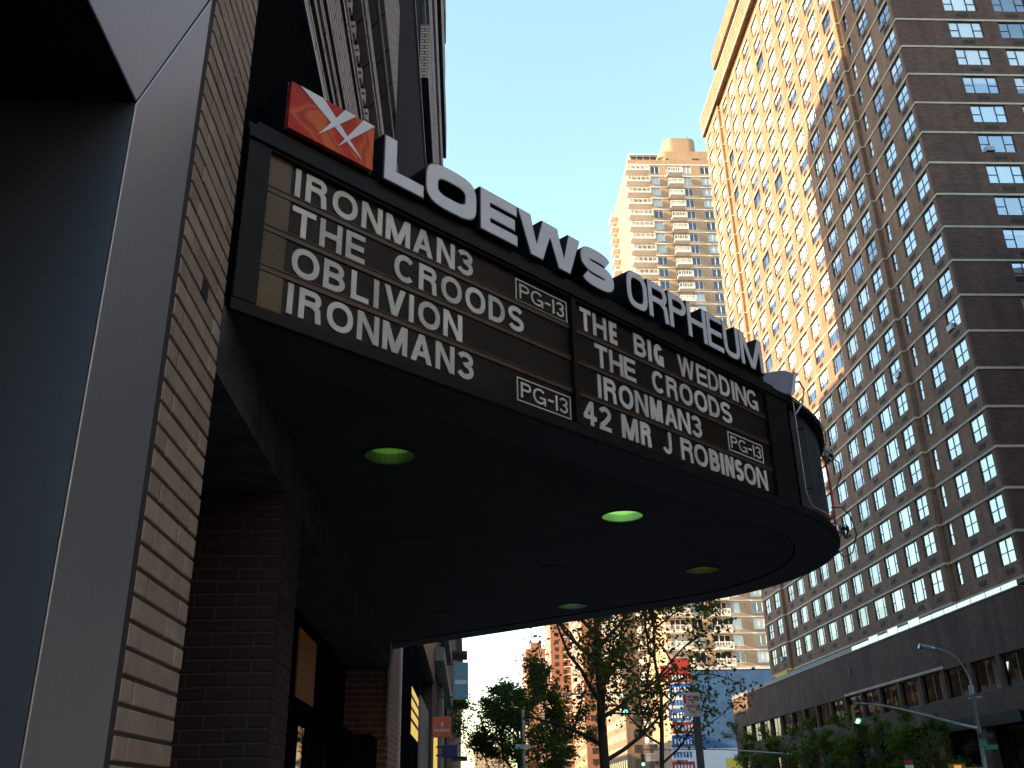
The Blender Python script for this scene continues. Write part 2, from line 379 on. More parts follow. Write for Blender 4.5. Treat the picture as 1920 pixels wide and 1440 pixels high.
part('mitre_gap', MB().extrude([(Y_IN - .05, Z_HEAD + .01), (Y_OUT - .002, Z_TOP - .05), (Y_OUT - .002, Z_TOP + .02), (Y_IN - .09, Z_HEAD + .04)], fx, -0.03, -0.012), 'dark_mortar', portal)
part('reveal_panel', MB().box(-3.2, -1.007, Y_IN + 0.001, Y_IN + 0.05, 0.14, Z_HEAD - 0.004), 'steel_dark', portal)
part('soffit_panel', MB().box(-3.2, -1.007, -3.0, Y_IN + 0.008, Z_HEAD + 0.001, Z_HEAD + 0.05), 'black_panel', portal)
part('door_frame', MB().box(-3.3, -3.2, -3.0, -2.9, 0.14, Z_HEAD).box(-3.3, -3.2, -0.4, -0.3, 0.14, Z_HEAD).box(-3.3, -3.2, 2.2, 2.3, 0.14, Z_HEAD).box(-3.3, -3.2, -2.9, 2.2, 2.4, 2.5), 'black_metal', portal)
part('door_glass', MB().box(-3.26, -3.25, -2.9, 2.2, 0.16, Z_HEAD - 0.02), 'shop_glass', portal)
part('back_wall', MB().box(-3.9, -3.8, -3.5, 2.4, 0.14, Z_HEAD), 'black_panel', portal)
bank = thing('corner_building', (-1.1, -8, 0.14), 'tan brick upper wall above the steel portal frame', 'building')
part('wall', MB().box(-12, -1.07, -14, Y_OUT - 0.01, Z_TOP + 0.01, 40).box(-12, -1.07, -14, -3.52, 0.14, Z_TOP), 'pale_brick', bank)

# ------------------------------------------------------------------ tan brick pilaster, brick by brick
pil = thing('brick_pilaster', (-1, 3.2, 0.14), 'tan long-brick pilaster between steel frame and theatre marquee', 'pilaster')
CH, BL, GJ = 0.0785, 0.354, 0.0125
PY0, PY1 = 2.915, 3.49
part('mortar_core', MB().box(-1.6, -1.0045, PY0 - 0.001, PY1 - 0.006, 0.14, 6.6), 'dark_mortar', pil)
part('shaded_brick_end', MB().box(-1.2, -1.003, Y_OUT + 0.001, PY0 - 0.003, 0.14, 6.6), 'dark_mortar', pil)  # dark strip painted in for the shade on the brick ends
bm_cache = {}
def brick_mesh(L, H, D, mname):
    k = (round(L, 3), round(H, 4), round(D, 3), mname)
    if k not in bm_cache:
        c = 0.0035
        s = MB()
        # front face proud, edges chamfered: local x along wall, y depth (0 = front), z up
        o = [(-L / 2, D, 0), (L / 2, D, 0), (L / 2, D, H), (-L / 2, D, H)]
        a = [(-L / 2, c, 0), (L / 2, c, 0), (L / 2, c, H), (-L / 2, c, H)]
        b = [(-L / 2 + c, 0, c), (L / 2 - c, 0, c), (L / 2 - c, 0, H - c), (-L / 2 + c, 0, H - c)]
        s.face(b)
        for i in range(4):
            j = (i + 1) % 4
            s.face([a[i], a[j], b[j], b[i]]); s.face([o[i], o[j], a[j], a[i]])
        bm_cache[k] = s.mesh('brick', mname)
    return bm_cache[k]
rb = random.Random(3)
z, row = 0.16, 0
while z < 6.5:
    j0 = PY0 - BL + (0.115 if row % 2 == 0 else 0.35)
    y = j0
    while y < PY1:
        a, b = max(y, PY0), min(y + BL, PY1)
        if b - a > 0.03:
            L = b - a - GJ
            if abs(b - PY1) < 1e-6: L = b - a - GJ / 2
            put('brick', brick_mesh(L, CH - GJ, 0.05, 'tan_brick'), pil, (-1.0 + rb.uniform(-0.0015, 0.0015), (a + b) / 2, z), (rb.uniform(-.004, .004), rb.uniform(-.003, .003), R(90) + rb.uniform(-.004, .004)))
        y += BL
    z += CH; row += 1

OA, OB = at(379, 535, 0, -1.0), at(391, 535, 0, -1.0)
part('repair_patch', MB().box(-1.003, -0.9975, OA.y, OB.y, OA.z - .035, OA.z + .035), 'red_brick', pil)
# ------------------------------------------------------------------ dark brick pier under the marquee
pier = thing('brick_pier', (-1.3, 5.3, 0.14), 'dark red brick pier in the shade under the marquee', 'pier')
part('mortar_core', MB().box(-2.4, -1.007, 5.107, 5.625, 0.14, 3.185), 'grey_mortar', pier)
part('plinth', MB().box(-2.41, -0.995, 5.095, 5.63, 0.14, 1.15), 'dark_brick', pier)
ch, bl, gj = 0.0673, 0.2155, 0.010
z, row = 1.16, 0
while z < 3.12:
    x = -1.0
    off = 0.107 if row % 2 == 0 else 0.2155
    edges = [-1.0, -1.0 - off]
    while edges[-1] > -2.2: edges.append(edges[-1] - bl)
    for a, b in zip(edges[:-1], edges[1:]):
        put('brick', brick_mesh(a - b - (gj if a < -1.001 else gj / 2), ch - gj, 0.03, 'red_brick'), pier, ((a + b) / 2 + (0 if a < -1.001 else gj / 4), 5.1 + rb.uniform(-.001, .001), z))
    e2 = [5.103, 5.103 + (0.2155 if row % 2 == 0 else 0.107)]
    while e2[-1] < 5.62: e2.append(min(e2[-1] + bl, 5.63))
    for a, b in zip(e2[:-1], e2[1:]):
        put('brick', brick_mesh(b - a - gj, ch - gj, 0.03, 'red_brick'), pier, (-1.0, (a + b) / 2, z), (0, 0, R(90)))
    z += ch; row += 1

# ------------------------------------------------------------------ theatre entrance under the marquee
ent = thing('theatre_entrance', (-1.6, 9, 0.14), 'dark recessed theatre entrance with black doors under the marquee', 'entrance')
part('lintel_beam', MB().box(-1.5, -1.003, 3.50, 13.0, 3.19, 3.50), 'plaster', ent)
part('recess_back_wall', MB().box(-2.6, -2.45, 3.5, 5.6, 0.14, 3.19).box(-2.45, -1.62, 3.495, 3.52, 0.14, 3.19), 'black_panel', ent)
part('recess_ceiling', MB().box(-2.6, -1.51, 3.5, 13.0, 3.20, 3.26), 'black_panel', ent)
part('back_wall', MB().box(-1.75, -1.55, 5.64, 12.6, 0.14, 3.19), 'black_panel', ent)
p1 = MB().box(-1.545, -1.53, 7.9, 8.55, 2.40, 3.05); part('poster_panel', p1, 'warm_dim', ent)
part('poster_panel', MB().box(-1.545, -1.53, 8.95, 9.95, 2.40, 3.1), 'warm_dim2', ent)
part('poster_panel', MB().box(-1.545, -1.53, 6.6, 7.2, 1.7, 2.25), 'warm_dim', ent)
df = MB()
for y in (7.3, 8.5, 9.7, 10.9, 12.1): df.box(-1.54, -1.44, y, y + 0.12, 0.14, 2.3)
df.box(-1.54, -1.40, 7.3, 12.22, 2.3, 2.42)
part('door_frame', df, 'black_panel', ent)
for y in (7.42, 8.62, 9.82, 11.02):
    part('door_leaf', MB().box(-1.52, -1.50, y + 0.02, y + 1.06, 0.16, 2.28), 'shop_glass', ent)
tb = part('ticket_box', MB().box(-1.40, -1.12, 11.6, 12.5, 0.14, 2.35), 'black_panel', ent)

# ------------------------------------------------------------------ building above the marquee (street wall on the left)
ct = thing('theatre_tower', (-1, 20, 0.14), 'tall brick building with banded facade rising above the marquee', 'building')
part('fascia_panel', MB().box(-2.0, -1.012, 3.50, 13.2, 3.51, 6.03), 'black_panel', ct)
part('core_wall', MB().box(-14, -1.10, 3.52, 31.9, 6.04, 62).box(-14, -2.7, 3.52, 31.9, 0.14, 6.03), 'dark_brick', ct)
def hband(z0, z1, y0, y1, x=-1.0, m='pale_brick', name='brick_band', back=-1.14):
    return part(name, MB().box(back, x, y0, y1, z0, z1), m, ct)
YE = 10.8
part('metal_edge', MB().box(-1.12, -0.985, 3.55, YE, 6.035, 6.06), 'zinc', ct)
for a, b in ((6.13, 6.25), (6.38, 6.47), (6.57, 6.67), (6.79, 7.34), (7.48, 7.55), (7.63, 7.69), (8.48, 8.92), (9.62, 9.74), (10.34, 12.2)):
    hband(a, b, 3.55, YE + random.uniform(-.15, .15))
part('window_strip', MB().box(-1.09, -1.05, 3.55, YE, 12.22, 14.0), 'far_glass', ct)
for k in range(26):                                    # projecting brick blocks of the dentil course
    y = 3.7 + 0.295 * k
    if y < YE - 0.2: put('dentil', brick_mesh(0.10, 0.13, 0.09, 'pale_brick'), ct, (-1.015, y, 7.92), (0, 0, R(90)))
part('drain_pipe', MB().tube([(-0.96, 3.6, 9.32), (-0.96, YE, 9.36)], 0.022, 10), 'stone_light', ct, True)
part('drain_pipe', MB().tube([(-0.97, 3.6, 8.42), (-0.97, YE, 8.42)], 0.012, 8), 'stone_light', ct, True)
for z0 in (14.1, 17.0, 19.9, 22.8, 25.7, 28.6, 31.5, 34.4):
    hband(z0, z0 + 1.15, 3.55, YE)
# second, taller bay further along: dark wall then banded floors
part('bay_wall', MB().box(-6, -1.03, YE + 0.1, 31.8, 9.0, 15.3), 'dark_brick', ct)
part('bay_edge', MB().box(-1.05, -0.99, YE + 0.1, 31.6, 15.3, 15.36), 'zinc', ct)
zz = 16.5
for k in range(12):
    hband(zz, zz + 1.55, 16.9 if k < 2 else 13.2, 31.5 + (k % 2) * 0.3, x=-0.97 if k % 3 else -0.90)
    hband(zz + 1.95, zz + 2.05, 14.0, 31.4, m='zinc', name='window_sill')
    zz += 3.0

# ------------------------------------------------------------------ theatre marquee
P0 = Vector((-1.0, 3.57)); SL = 0.915
eu = Vector((1, SL)).normalized(); en = Vector((eu.y, -eu.x))          # along the sign, out of the sign
def fs(s, z, d=0.0):
    p = P0 + eu * s + en * d
    return (p.x, p.y, z)
P1 = Vector((-1.0, 13.05)); SL2 = -0.885
eu2 = Vector((1, SL2)).normalized(); en2 = Vector((-eu2.y, eu2.x))
# nose: circle tangent to both sides whose outermost point is X = 3.15
def nose(xmax=3.15):
    lo, hi = 0.3, 6.0
    for _ in range(60):
        r = (lo + hi) / 2
        # centre at distance r inside both lines
        a = P0 - en * r; b = P1 - en2 * r
        den = eu.x * eu2.y - eu.y * eu2.x
        t = ((b.x - a.x) * eu2.y - (b.y - a.y) * eu2.x) / den
        c = a + eu * t
        if c.x + r > xmax: lo = r
        else: hi = r
    return c, r
NC, NR = nose()
S_T = (NC - P0).dot(eu)                      # where the straight side ends
A0 = math.atan2(en.y, en.x); A1 = math.atan2(en2.y, en2.x)
def outline(off=0.0, n=28):
    # plan of the marquee, moved inwards by off
    pts = [P0 - en * off + eu * (off * 0.3)]
    for i in range(n + 1):
        a = A0 + (A1 - A0) * i / n
        pts.append(NC + Vector((math.cos(a), math.sin(a))) * (NR - off))
    pts.append(P1 - en2 * off + eu2 * (off * 0.3))
    return [(p.x, max(-99, p.y)) for p in pts]
flat = lambda u, v, d: (u, v, d)
marq = thing('theatre_marquee', (0.2, 8.3, 3.5), 'black wedge-shaped theatre marquee with white film titles and LOEWS ORPHEUM letters', 'marquee')
ZB, ZT = 3.50, 4.44
part('body', MB().extrude(outline(0.05), flat, ZB + 0.25, ZT - 0.02), 'black_metal', marq)
def band_ring(z0, z1, o_in, o_out):          # strip that follows the marquee's outline
    s = MB(); A = outline(-o_out); B = outline(-o_in)
    for i in range(len(A) - 1):
        a, b, c, d = A[i], A[i + 1], B[i + 1], B[i]
        s.face([(*a, z0), (*b, z0), (*b, z1), (*a, z1)]); s.face([(*a, z1), (*b, z1), (*c, z1), (*d, z1)]); s.face([(*a, z0), (*d, z0), (*c, z0), (*b, z0)])
        s.face([(*d, z0), (*d, z1), (*c, z1), (*c, z0)])
    for i in (0, len(A) - 1):
        a, d = A[i], B[i]; s.face([(*a, z0), (*a, z1), (*d, z1), (*d, z0)])
    return s
part('bottom_rail', band_ring(ZB, ZB + 0.045, -0.06, 0.03), 'frame_black', marq)
part('bottom_moulding', band_ring(ZB + 0.047, ZB + 0.062, -0.05, 0.018), 'frame_black', marq)
part('top_rail', band_ring(ZT - 0.055, ZT, -0.06, 0.03), 'frame_black', marq)
part('top_moulding', band_ring(ZT - 0.072, ZT - 0.057, -0.05, 0.016), 'frame_black', marq)
part('cap_strip', band_ring(ZT + 0.002, ZT + 0.05, -0.30, -0.01), 'frame_black', marq)
# underside
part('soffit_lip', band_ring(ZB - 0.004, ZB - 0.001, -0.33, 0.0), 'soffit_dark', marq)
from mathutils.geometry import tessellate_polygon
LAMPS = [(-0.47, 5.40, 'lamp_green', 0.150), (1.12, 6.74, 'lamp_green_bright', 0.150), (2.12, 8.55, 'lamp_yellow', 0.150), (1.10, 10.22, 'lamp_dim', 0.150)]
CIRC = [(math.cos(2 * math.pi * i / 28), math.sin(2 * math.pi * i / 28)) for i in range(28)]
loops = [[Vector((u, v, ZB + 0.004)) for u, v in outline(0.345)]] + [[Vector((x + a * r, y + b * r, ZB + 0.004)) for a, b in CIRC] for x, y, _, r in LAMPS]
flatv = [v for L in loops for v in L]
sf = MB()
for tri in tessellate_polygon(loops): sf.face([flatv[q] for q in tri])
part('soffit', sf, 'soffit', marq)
part('soffit_groove', band_ring(ZB + 0.012, ZB + 0.016, -0.36, -0.32), 'black_panel', marq)
BAF = {'lamp_green': .062, 'lamp_green_bright': .050, 'lamp_yellow': .05, 'lamp_dim': .04}
def downlight(x, y, lampmat, r):
    m = MB(); c = CIRC; n = 28; z0, z1 = ZB + 0.0045, ZB + 0.135
    m.ring([(x + a * (r + 0.02), y + b * (r + 0.02)) for a, b in c], [(x + a * (r - .002), y + b * (r - .002)) for a, b in c], lambda u, v, d: (u, v, -d), -(ZB + 0.0035), -(ZB - 0.002))
    o = part('downlight', m, 'frame_black', marq)
    q = MB()
    for i in range(n):
        j = (i + 1) % n
        zm = z0 + BAF.get(lampmat, .03)
        q.face([(x + c[i][0] * r, y + c[i][1] * r, z0), (x + c[i][0] * r * .975, y + c[i][1] * r * .975, zm), (x + c[j][0] * r * .975, y + c[j][1] * r * .975, zm), (x + c[j][0] * r, y + c[j][1] * r, z0)], 1)
        q.face([(x + c[i][0] * r * .975, y + c[i][1] * r * .975, zm), (x + c[i][0] * r * .93, y + c[i][1] * r * .93, z1), (x + c[j][0] * r * .93, y + c[j][1] * r * .93, z1), (x + c[j][0] * r * .975, y + c[j][1] * r * .975, zm)], 0)
    l = bpy.data.objects.new('reflector', q.mesh('reflector', ['lamp_can', 'lamp_baffle' if lampmat != 'lamp_green' else 'lamp_baffle_dark'])); COL.objects.link(l); l.parent = o
    q = MB().face([(x + c[i][0] * r * .38, y + c[i][1] * r * .38, z1 - .002) for i in range(n)])
    m2 = MB().face([(x + c[i][0] * r * .95, y + c[i][1] * r * .95, z1) for i in range(n)])
    l = bpy.data.objects.new('can_top', m2.mesh('can_top', 'lamp_can' if lampmat != 'lamp_can' else 'black_panel')); COL.objects.link(l); l.parent = o
    l = bpy.data.objects.new('lens', q.mesh('lens', lampmat if lampmat != 'lamp_can' else 'black_panel')); COL.objects.link(l); l.parent = o
    return o
for a_ in LAMPS: downlight(*a_)
for x_, y_ in ((-0.42, 7.45), (0.76, 8.45), (-0.3, 10.6)):
    part('blank_cap', MB().cyl((x_, y_, ZB - .003), .14, .006, 24), 'lamp_cap', marq)
for k_ in ():                                # panel seams of the soffit run out from the wall
    yy_ = 4.6 + 1.75 * k_; xe_ = min((yy_ - P0.y) / SL, (yy_ - P1.y) / SL2) - 1.45
    part('soffit_seam', MB().box(-0.98, min(xe_, 2.6), yy_ - .006, yy_ + .006, ZB + .0015, ZB + .0035), 'black_panel', marq)
part('inner_skirt', band_ring(ZB + 0.05, ZB + 0.28, -0.065, -0.052), 'black_panel', marq)

# -- letter boards on the side that faces us
SB = ((0.115, 2.165), (2.21, 4.335)); ZR = (4.18, 3.975, 3.77)
ZB0, ZB1 = 3.560, 4.372
for a_, b_, d_ in ((0.0, 0.112, 0.022), (2.168, 2.207, 0.020), (4.338, S_T, 0.018)):
    part('frame_stile', MB().extrude([(a_, ZB + 0.064), (b_, ZB + 0.064), (b_, ZT - 0.074), (a_, ZT - 0.074)], lambda u, v, d: fs(u, v, d), -0.04, d_), 'frame_black', marq)
boards = []
for s0, s1 in SB:
    b = MB(); ends = [ZB0] + sorted(ZR) + [ZB1]
    for k in range(4):
        z0 = ends[k] + (0.016 if k else 0.0); z1 = ends[k + 1] - (0.016 if k < 3 else 0)
        b.extrude([(s0, z0), (s1, z0), (s1, z1), (s0, z1)], lambda u, v, d: fs(u, v, d), -0.04, -0.012)
    o = part('letter_board', b, 'board_brown', marq); boards.append(o)
    for zr in ZR:
        r_ = MB()
        r_.extrude([(s0, zr - 0.015), (s1, zr - 0.015), (s1, zr + 0.015), (s0, zr + 0.015)], lambda u, v, d: fs(u, v, d), -0.04, -0.004)
        r_.extrude([(s0, zr + 0.0105), (s1, zr + 0.0105), (s1, zr + 0.0155), (s0, zr + 0.0155)], lambda u, v, d: fs(u, v, d), -0.0035, 0.001)
        me = r_.mesh('letter_rail', 'rail_brown'); q = bpy.data.objects.new('letter_rail', me); COL.objects.link(q); q.parent = o

for k in range(4):                           # blank inserts at the wall end; golden reflection put into their colour
    ends = [ZB0] + sorted(ZR) + [ZB1]
    z0 = ends[k] + (0.018 if k else 0.003); z1 = ends[k + 1] - (0.018 if k < 3 else 0.003)
    me = MB().extrude([(0.118, z0), (0.118 + (0.13, 0.125, 0.13, 0.125)[k], z0), (0.118 + (0.13, 0.125, 0.13, 0.125)[k], z1), (0.118, z1)], lambda u, v, d: fs(u, v, d), -0.0115, -0.008).mesh('blank_insert', 'insert_reflection')
    q = bpy.data.objects.new('blank_insert', me); COL.objects.link(q); q.parent = boards[0]
# stroke alphabet: every letter is a few solid strokes
def sup(cx, cy, rx, ry, a0, a1, n, k=2.0):
    out = []
    for i in range(n + 1):
        a = R(a0 + (a1 - a0) * i / n); c, s_ = math.cos(a), math.sin(a)
        out.append((cx + rx * math.copysign(abs(c) ** (2 / k), c), cy + ry * math.copysign(abs(s_) ** (2 / k), s_)))
    return out
def thick(path, w, e0=0.0, e1=0.0):
    P = [Vector(p) for p in path]
    if e0: P[0] = P[0] + (P[0] - P[1]).normalized() * e0
    if e1: P[-1] = P[-1] + (P[-1] - P[-2]).normalized() * e1
    Lf, Rt = [], []
    for i, p in enumerate(P):
        if i == 0: t = (P[1] - P[0]).normalized(); nrm = Vector((-t.y, t.x)); k = 1
        elif i == len(P) - 1: t = (P[-1] - P[-2]).normalized(); nrm = Vector((-t.y, t.x)); k = 1
        else:
            t0 = (p - P[i - 1]).normalized(); t1 = (P[i + 1] - p).normalized()
            n0 = Vector((-t0.y, t0.x)); n1 = Vector((-t1.y, t1.x)); nrm = (n0 + n1).normalized(); k = 1 / max(0.5, nrm.dot(n0))
        Lf.append(p + nrm * (w / 2 * k)); Rt.append(p - nrm * (w / 2 * k))
    return [(v.x, v.y) for v in Rt] + [(v.x, v.y) for v in reversed(Lf)]
def glyph(ch, W, H, w, k=2.2):
    """list of ('poly', points) / ('ring', outer, inner) in a W x H box, stroke w"""
    h = w / 2; o = []
    P = lambda *pts: o.append(('poly', list(pts)))
    def S(path, e0=0.0, e1=0.0): o.append(('poly', thick(path, w, e0, e1)))
    if ch == 'I' or ch == '1': P((W / 2 - h, 0), (W / 2 + h, 0), (W / 2 + h, H), (W / 2 - h, H))
    elif ch == '-': P((0, H * .42), (W, H * .42), (W, H * .42 + w), (0, H * .42 + w))
    elif ch == 'L': P((0, 0), (W, 0), (W, w * .95), (w, w * .95), (w, H), (0, H))
    elif ch == 'T': P((W / 2 - h, 0), (W / 2 + h, 0), (W / 2 + h, H - w), (W, H - w), (W, H), (0, H), (0, H - w), (W / 2 - h, H - w))
    elif ch == 'H':
        a, b = H / 2 - h, H / 2 + h
        P((0, 0), (w, 0), (w, a), (W - w, a), (W - w, 0), (W, 0), (W, H), (W - w, H), (W - w, b), (w, b), (w, H), (0, H))
    elif ch == 'E':
        a, b = H / 2 - h, H / 2 + h; v = w * .95
        P((0, 0), (W, 0), (W, v), (w, v), (w, a), (W * .94, a), (W * .94, b), (w, b), (w, H - v), (W, H - v), (W, H), (0, H))
    elif ch == 'N':
        d = w * 1.15; y = H * w / (W - d)
        P((0, 0), (w, 0), (w, H - y), (W - d, 0), (W, 0), (W, H), (W - w, H), (W - w, y), (d, H), (0, H))
    elif ch == 'M':
        d = w * 1.25; run = W / 2 - d / 2; y = H * w / run; y0 = H - (W / 2 - d) * H / run
        P((0, 0), (w, 0), (w, H - y), (W / 2 - d / 2, 0), (W / 2 + d / 2, 0), (W - w, H - y), (W - w, 0), (W, 0), (W, H), (W - d, H), (W / 2, y0), (d, H), (0, H))
    elif ch == 'A':
        a = w * .58; d = w * 1.12; yi = H * (W / 2 - d) / (W / 2 - a) - 0; yi = H - (H * d / (W / 2 - a)) * 0.98 + 0
        yi = H * (W / 2 - d) / (W / 2 - a)
        P((0, 0), (d, 0), (W / 2, yi), (W - d, 0), (W, 0), (W / 2 + a, H), (W / 2 - a, H))
        b0, b1 = H * .22, H * .22 + w * .95
        xl = lambda y: (W / 2 - a) * y / H + d * .6
        o.append(('low', [(xl(b0), b0), (W - xl(b0), b0), (W - xl(b1), b1), (xl(b1), b1)]))
    elif ch == 'V':
        a = w * .58; d = w * 1.12; yi = H - H * (W / 2 - d) / (W / 2 - a)
        P((W / 2 - a, 0), (W / 2 + a, 0), (W, H), (W - d, H), (W / 2, yi), (d, H), (0, H))
    elif ch == 'W':
        d = w * 1.1; q = W / 4 + d * 0.15; run = q - d / 2
        yb = H * 0.30; ym = H * 0.70
        P((q - d / 2, 0), (q + d / 2, 0), (W / 2, ym), (W - q - d / 2, 0), (W - q + d / 2, 0), (W, H), (W - d, H), (W - q, yb), (W / 2 + d * .62, H), (W / 2 - d * .62, H), (q, yb), (d, H), (0, H))
    elif ch == 'O':
        n = 40
        o.append(('ring', sup(W / 2, H / 2, W / 2, H / 2, 0, 360, n, k)[:-1], sup(W / 2, H / 2, W / 2 - w, H / 2 - w, 0, 360, n, k)[:-1]))
    elif ch == 'D':
        c = W - H * .46 if W > H * .62 else W * .42
        pts = [(h, h), (c, h)] + sup(c, H / 2, W - h - c, H / 2 - h, -80, 80, 14) + [(c, H - h), (h, H - h)]
        out = [(0, 0), (c, 0)] + sup(c, H / 2, W - c, H / 2, -80, 80, 14) + [(c, H), (0, H)]
        inn = [(w, w), (c, w)] + sup(c, H / 2, W - w - c, H / 2 - w, -80, 80, 14) + [(c, H - w), (w, H - w)]
        o.append(('ring', out, inn))
    elif ch in 'PR':
        P((0, 0), (w, 0), (w, H), (0, H))
        r = H * .27 - h; cy = H - h - r; c = max(W * .5, W - h - r * 1.1)
        o.append(('low', thick([(w * .7, H - h), (c, H - h)] + sup(c, cy, W - h - c - (0.04 * W if ch == 'R' else 0), r, 80, -80, 12) + [(c, cy - r), (w * .7, cy - r)], w)))
        if ch == 'R':
            y = cy - r
            o.append(('low2', thick([(W * .48, y), (W * .66, y - w * .15), (W - h - W * .05, y - H * .14), (W - h, 0)], w)))
    elif ch == 'B':
        P((0, 0), (w, 0), (w, H), (0, H))
        r1 = H * .25 - h * .6; c1 = H - h - r1; r2 = (H - 2 * h - 2 * r1) / 2; c2 = h + r2; cx = W * .5
        o.append(('low', thick([(w * .7, H - h), (cx, H - h)] + sup(cx, c1, W * .93 - h - cx, r1, 80, -80, 12) + [(cx, c1 - r1), (w * .7, c1 - r1)], w)))
        o.append(('low2', thick([(w * .7, c1 - r1), (cx, c1 - r1)] + sup(cx, c2, W - h - cx, r2, 80, -80, 12) + [(cx, h), (w * .7, h)], w)))
    elif ch == 'C': S(sup(W / 2, H / 2, W / 2 - h, H / 2 - h, 42, 318, 26, k))
    elif ch == 'G':
        S(sup(W / 2, H / 2, W / 2 - h, H / 2 - h, 42, 335, 28, k))
        o.append(('low', [(W - w, 0), (W, 0), (W, H * .5), (W * .55, H * .5), (W * .55, H * .5 - w * .9), (W - w, H * .5 - w * .9)]))
    elif ch == 'S':
        r = (H - w) / 4; cx = W / 2
        S(sup(cx, H - h - r, W / 2 - h * 1.2, r, 25, 260, 18, k) + sup(cx, h + r, W / 2 - h, r, 80, -158, 18, k))
    elif ch == '3':
        r1 = (H - w) * .235; r2 = (H - w) / 2 - r1; cx = W * .46
        S(sup(cx, H - h - r1, W * .5 - h * 1.1, r1, 160, -80, 16) + sup(cx, h + r2, W * .52 - h, r2, 80, -160, 18))
    elif ch == '2':
        r = H * .3 - h; cx = W / 2
        S(sup(cx, H - h - r, W / 2 - h, r, 165, -35, 16) + [(W * .50, H * .36), (W * .14, w * .9)])
        o.append(('low', [(0, 0), (W, 0), (W, w * .95), (0, w * .95)]))
    elif ch == '4':
        x = W * .64
        P((x - h, 0), (x + h, 0), (x + h, H), (x - h, H))
        o.append(('low', [(0, H * .24), (W, H * .24), (W, H * .24 + w * .95), (0, H * .24 + w * .95)]))
        o.append(('low2', thick([(x - h * .3, H - h * .6), (h * .55, H * .26 + w * .4)], w * .9)))
    elif ch == 'J':
        r = W / 2 - h
        S([(W - h, H), (W - h, h + r)] + sup(W / 2, h + r, r, r, -8, -165, 12))
    elif ch == 'U':
        c = min(W / 2, H * .42)
        S([(h, H), (h, c)] + sup(W / 2, h + (c - h), W / 2 - h, c - h, 188, 352, 18, k) + [(W - h, c), (W - h, H)])
    return o
def letter_mesh(ch, W, H, w, fn, d0, d1, mats, k=2.2, mi=0, ms=None):
    s = MB()
    for it in glyph(ch, W, H, w, k):
        if it[0] == 'ring': s.ring(it[1], it[2], fn, d0, d1, mi, ms)
        else: s.extrude(it[1], fn, d0, d1 - {'poly': 0, 'low': 0.0006, 'low2': 0.0012}[it[0]], mi, ms, back=False)
    return s.mesh('letter', mats)
def add_letter(board, ch, s0, s1, zb, H, w):
    W = s1 - s0
    me = letter_mesh(ch, W, H, w, lambda u, v, d: fs(s0 + u, zb + v, d), -0.011, -0.005, ['letter_white'])
    o = bpy.data.objects.new('letter', me); COL.objects.link(o); o.parent = boards[board]
    return o
LW, LH = 0.029, 0.152
zrow = (4.203, 3.998, 3.792, 3.592)
B_ = 0.040
ROWS = [
 (0, 0, [('I', .262, .296), ('R', .323, .443), ('O', .474, .621), ('N', .647, .774), ('M', .797, .953), ('A', .974, 1.106), ('N', 1.134, 1.260), ('3', 1.281, 1.394)]),
 (0, 1, [('T', .263, .391), ('H', .416, .541), ('E', .565, .677), ('C', .859, .992), ('R', 1.018, 1.139), ('O', 1.168, 1.311), ('O', 1.338, 1.482), ('D', 1.508, 1.631), ('S', 1.657, 1.779)]),
 (0, 2, [('O', .280, .427), ('B', .452, .573), ('L', .608, .711), ('I', .739, .773), ('V', .805, .935), ('I', .958, .991), ('O', 1.019, 1.162), ('N', 1.186, 1.315)]),
 (0, 3, [('I', .271, .305), ('R', .334, .455), ('O', .484, .629), ('N', .654, .781), ('M', .803, .954), ('A', .978, 1.112), ('N', 1.137, 1.262), ('3', 1.285, 1.397)]),
 (1, 0, [('T', 2.272, 2.370), ('H', 2.391, 2.518), ('E', 2.547, 2.621, .034), ('B', 2.792, 2.915), ('I', 2.937, 2.974, .034), ('G', 3.002, 3.102, .036), ('W', 3.265, 3.452, .024), ('E', 3.480, 3.600, .026), ('D', 3.616, 3.740, .026), ('D', 3.757, 3.883, .026), ('I', 3.908, 3.946, .030), ('N', 3.959, 4.096, .026), ('G', 4.107, 4.252, .026)]),
 (1, 1, [('T', 2.395, 2.513), ('H', 2.531, 2.660), ('E', 2.670, 2.786), ('C', 2.957, 3.086), ('R', 3.109, 3.228), ('O', 3.256, 3.399), ('O', 3.424, 3.569), ('D', 3.587, 3.717), ('S', 3.737, 3.868)]),
 (1, 2, [('I', 2.399, 2.438), ('R', 2.459, 2.576), ('O', 2.602, 2.739), ('N', 2.759, 2.888), ('M', 2.912, 3.036, .031), ('A', 3.060, 3.194), ('N', 3.206, 3.339), ('3', 3.358, 3.472)]),
 (1, 3, [('4', 2.262, 2.375), ('2', 2.401, 2.508), ('M', 2.608, 2.766, .031), ('R', 2.791, 2.895, .034), ('J', 3.010, 3.107), ('R', 3.208, 3.338), ('O', 3.356, 3.504), ('B', 3.529, 3.642, .036), ('I', 3.657, 3.696, .037), ('N', 3.714, 3.817, .032), ('S', 3.833, 3.932, .034), ('O', 3.946, 4.091), ('N', 4.107, 4.243)]),
]
for bd, rw, L in ROWS:
    for it in L:
        ch, a, b = it[:3]; w_ = it[3] if len(it) > 3 else LW
        add_letter(bd, ch, a, b, zrow[rw], LH, w_)
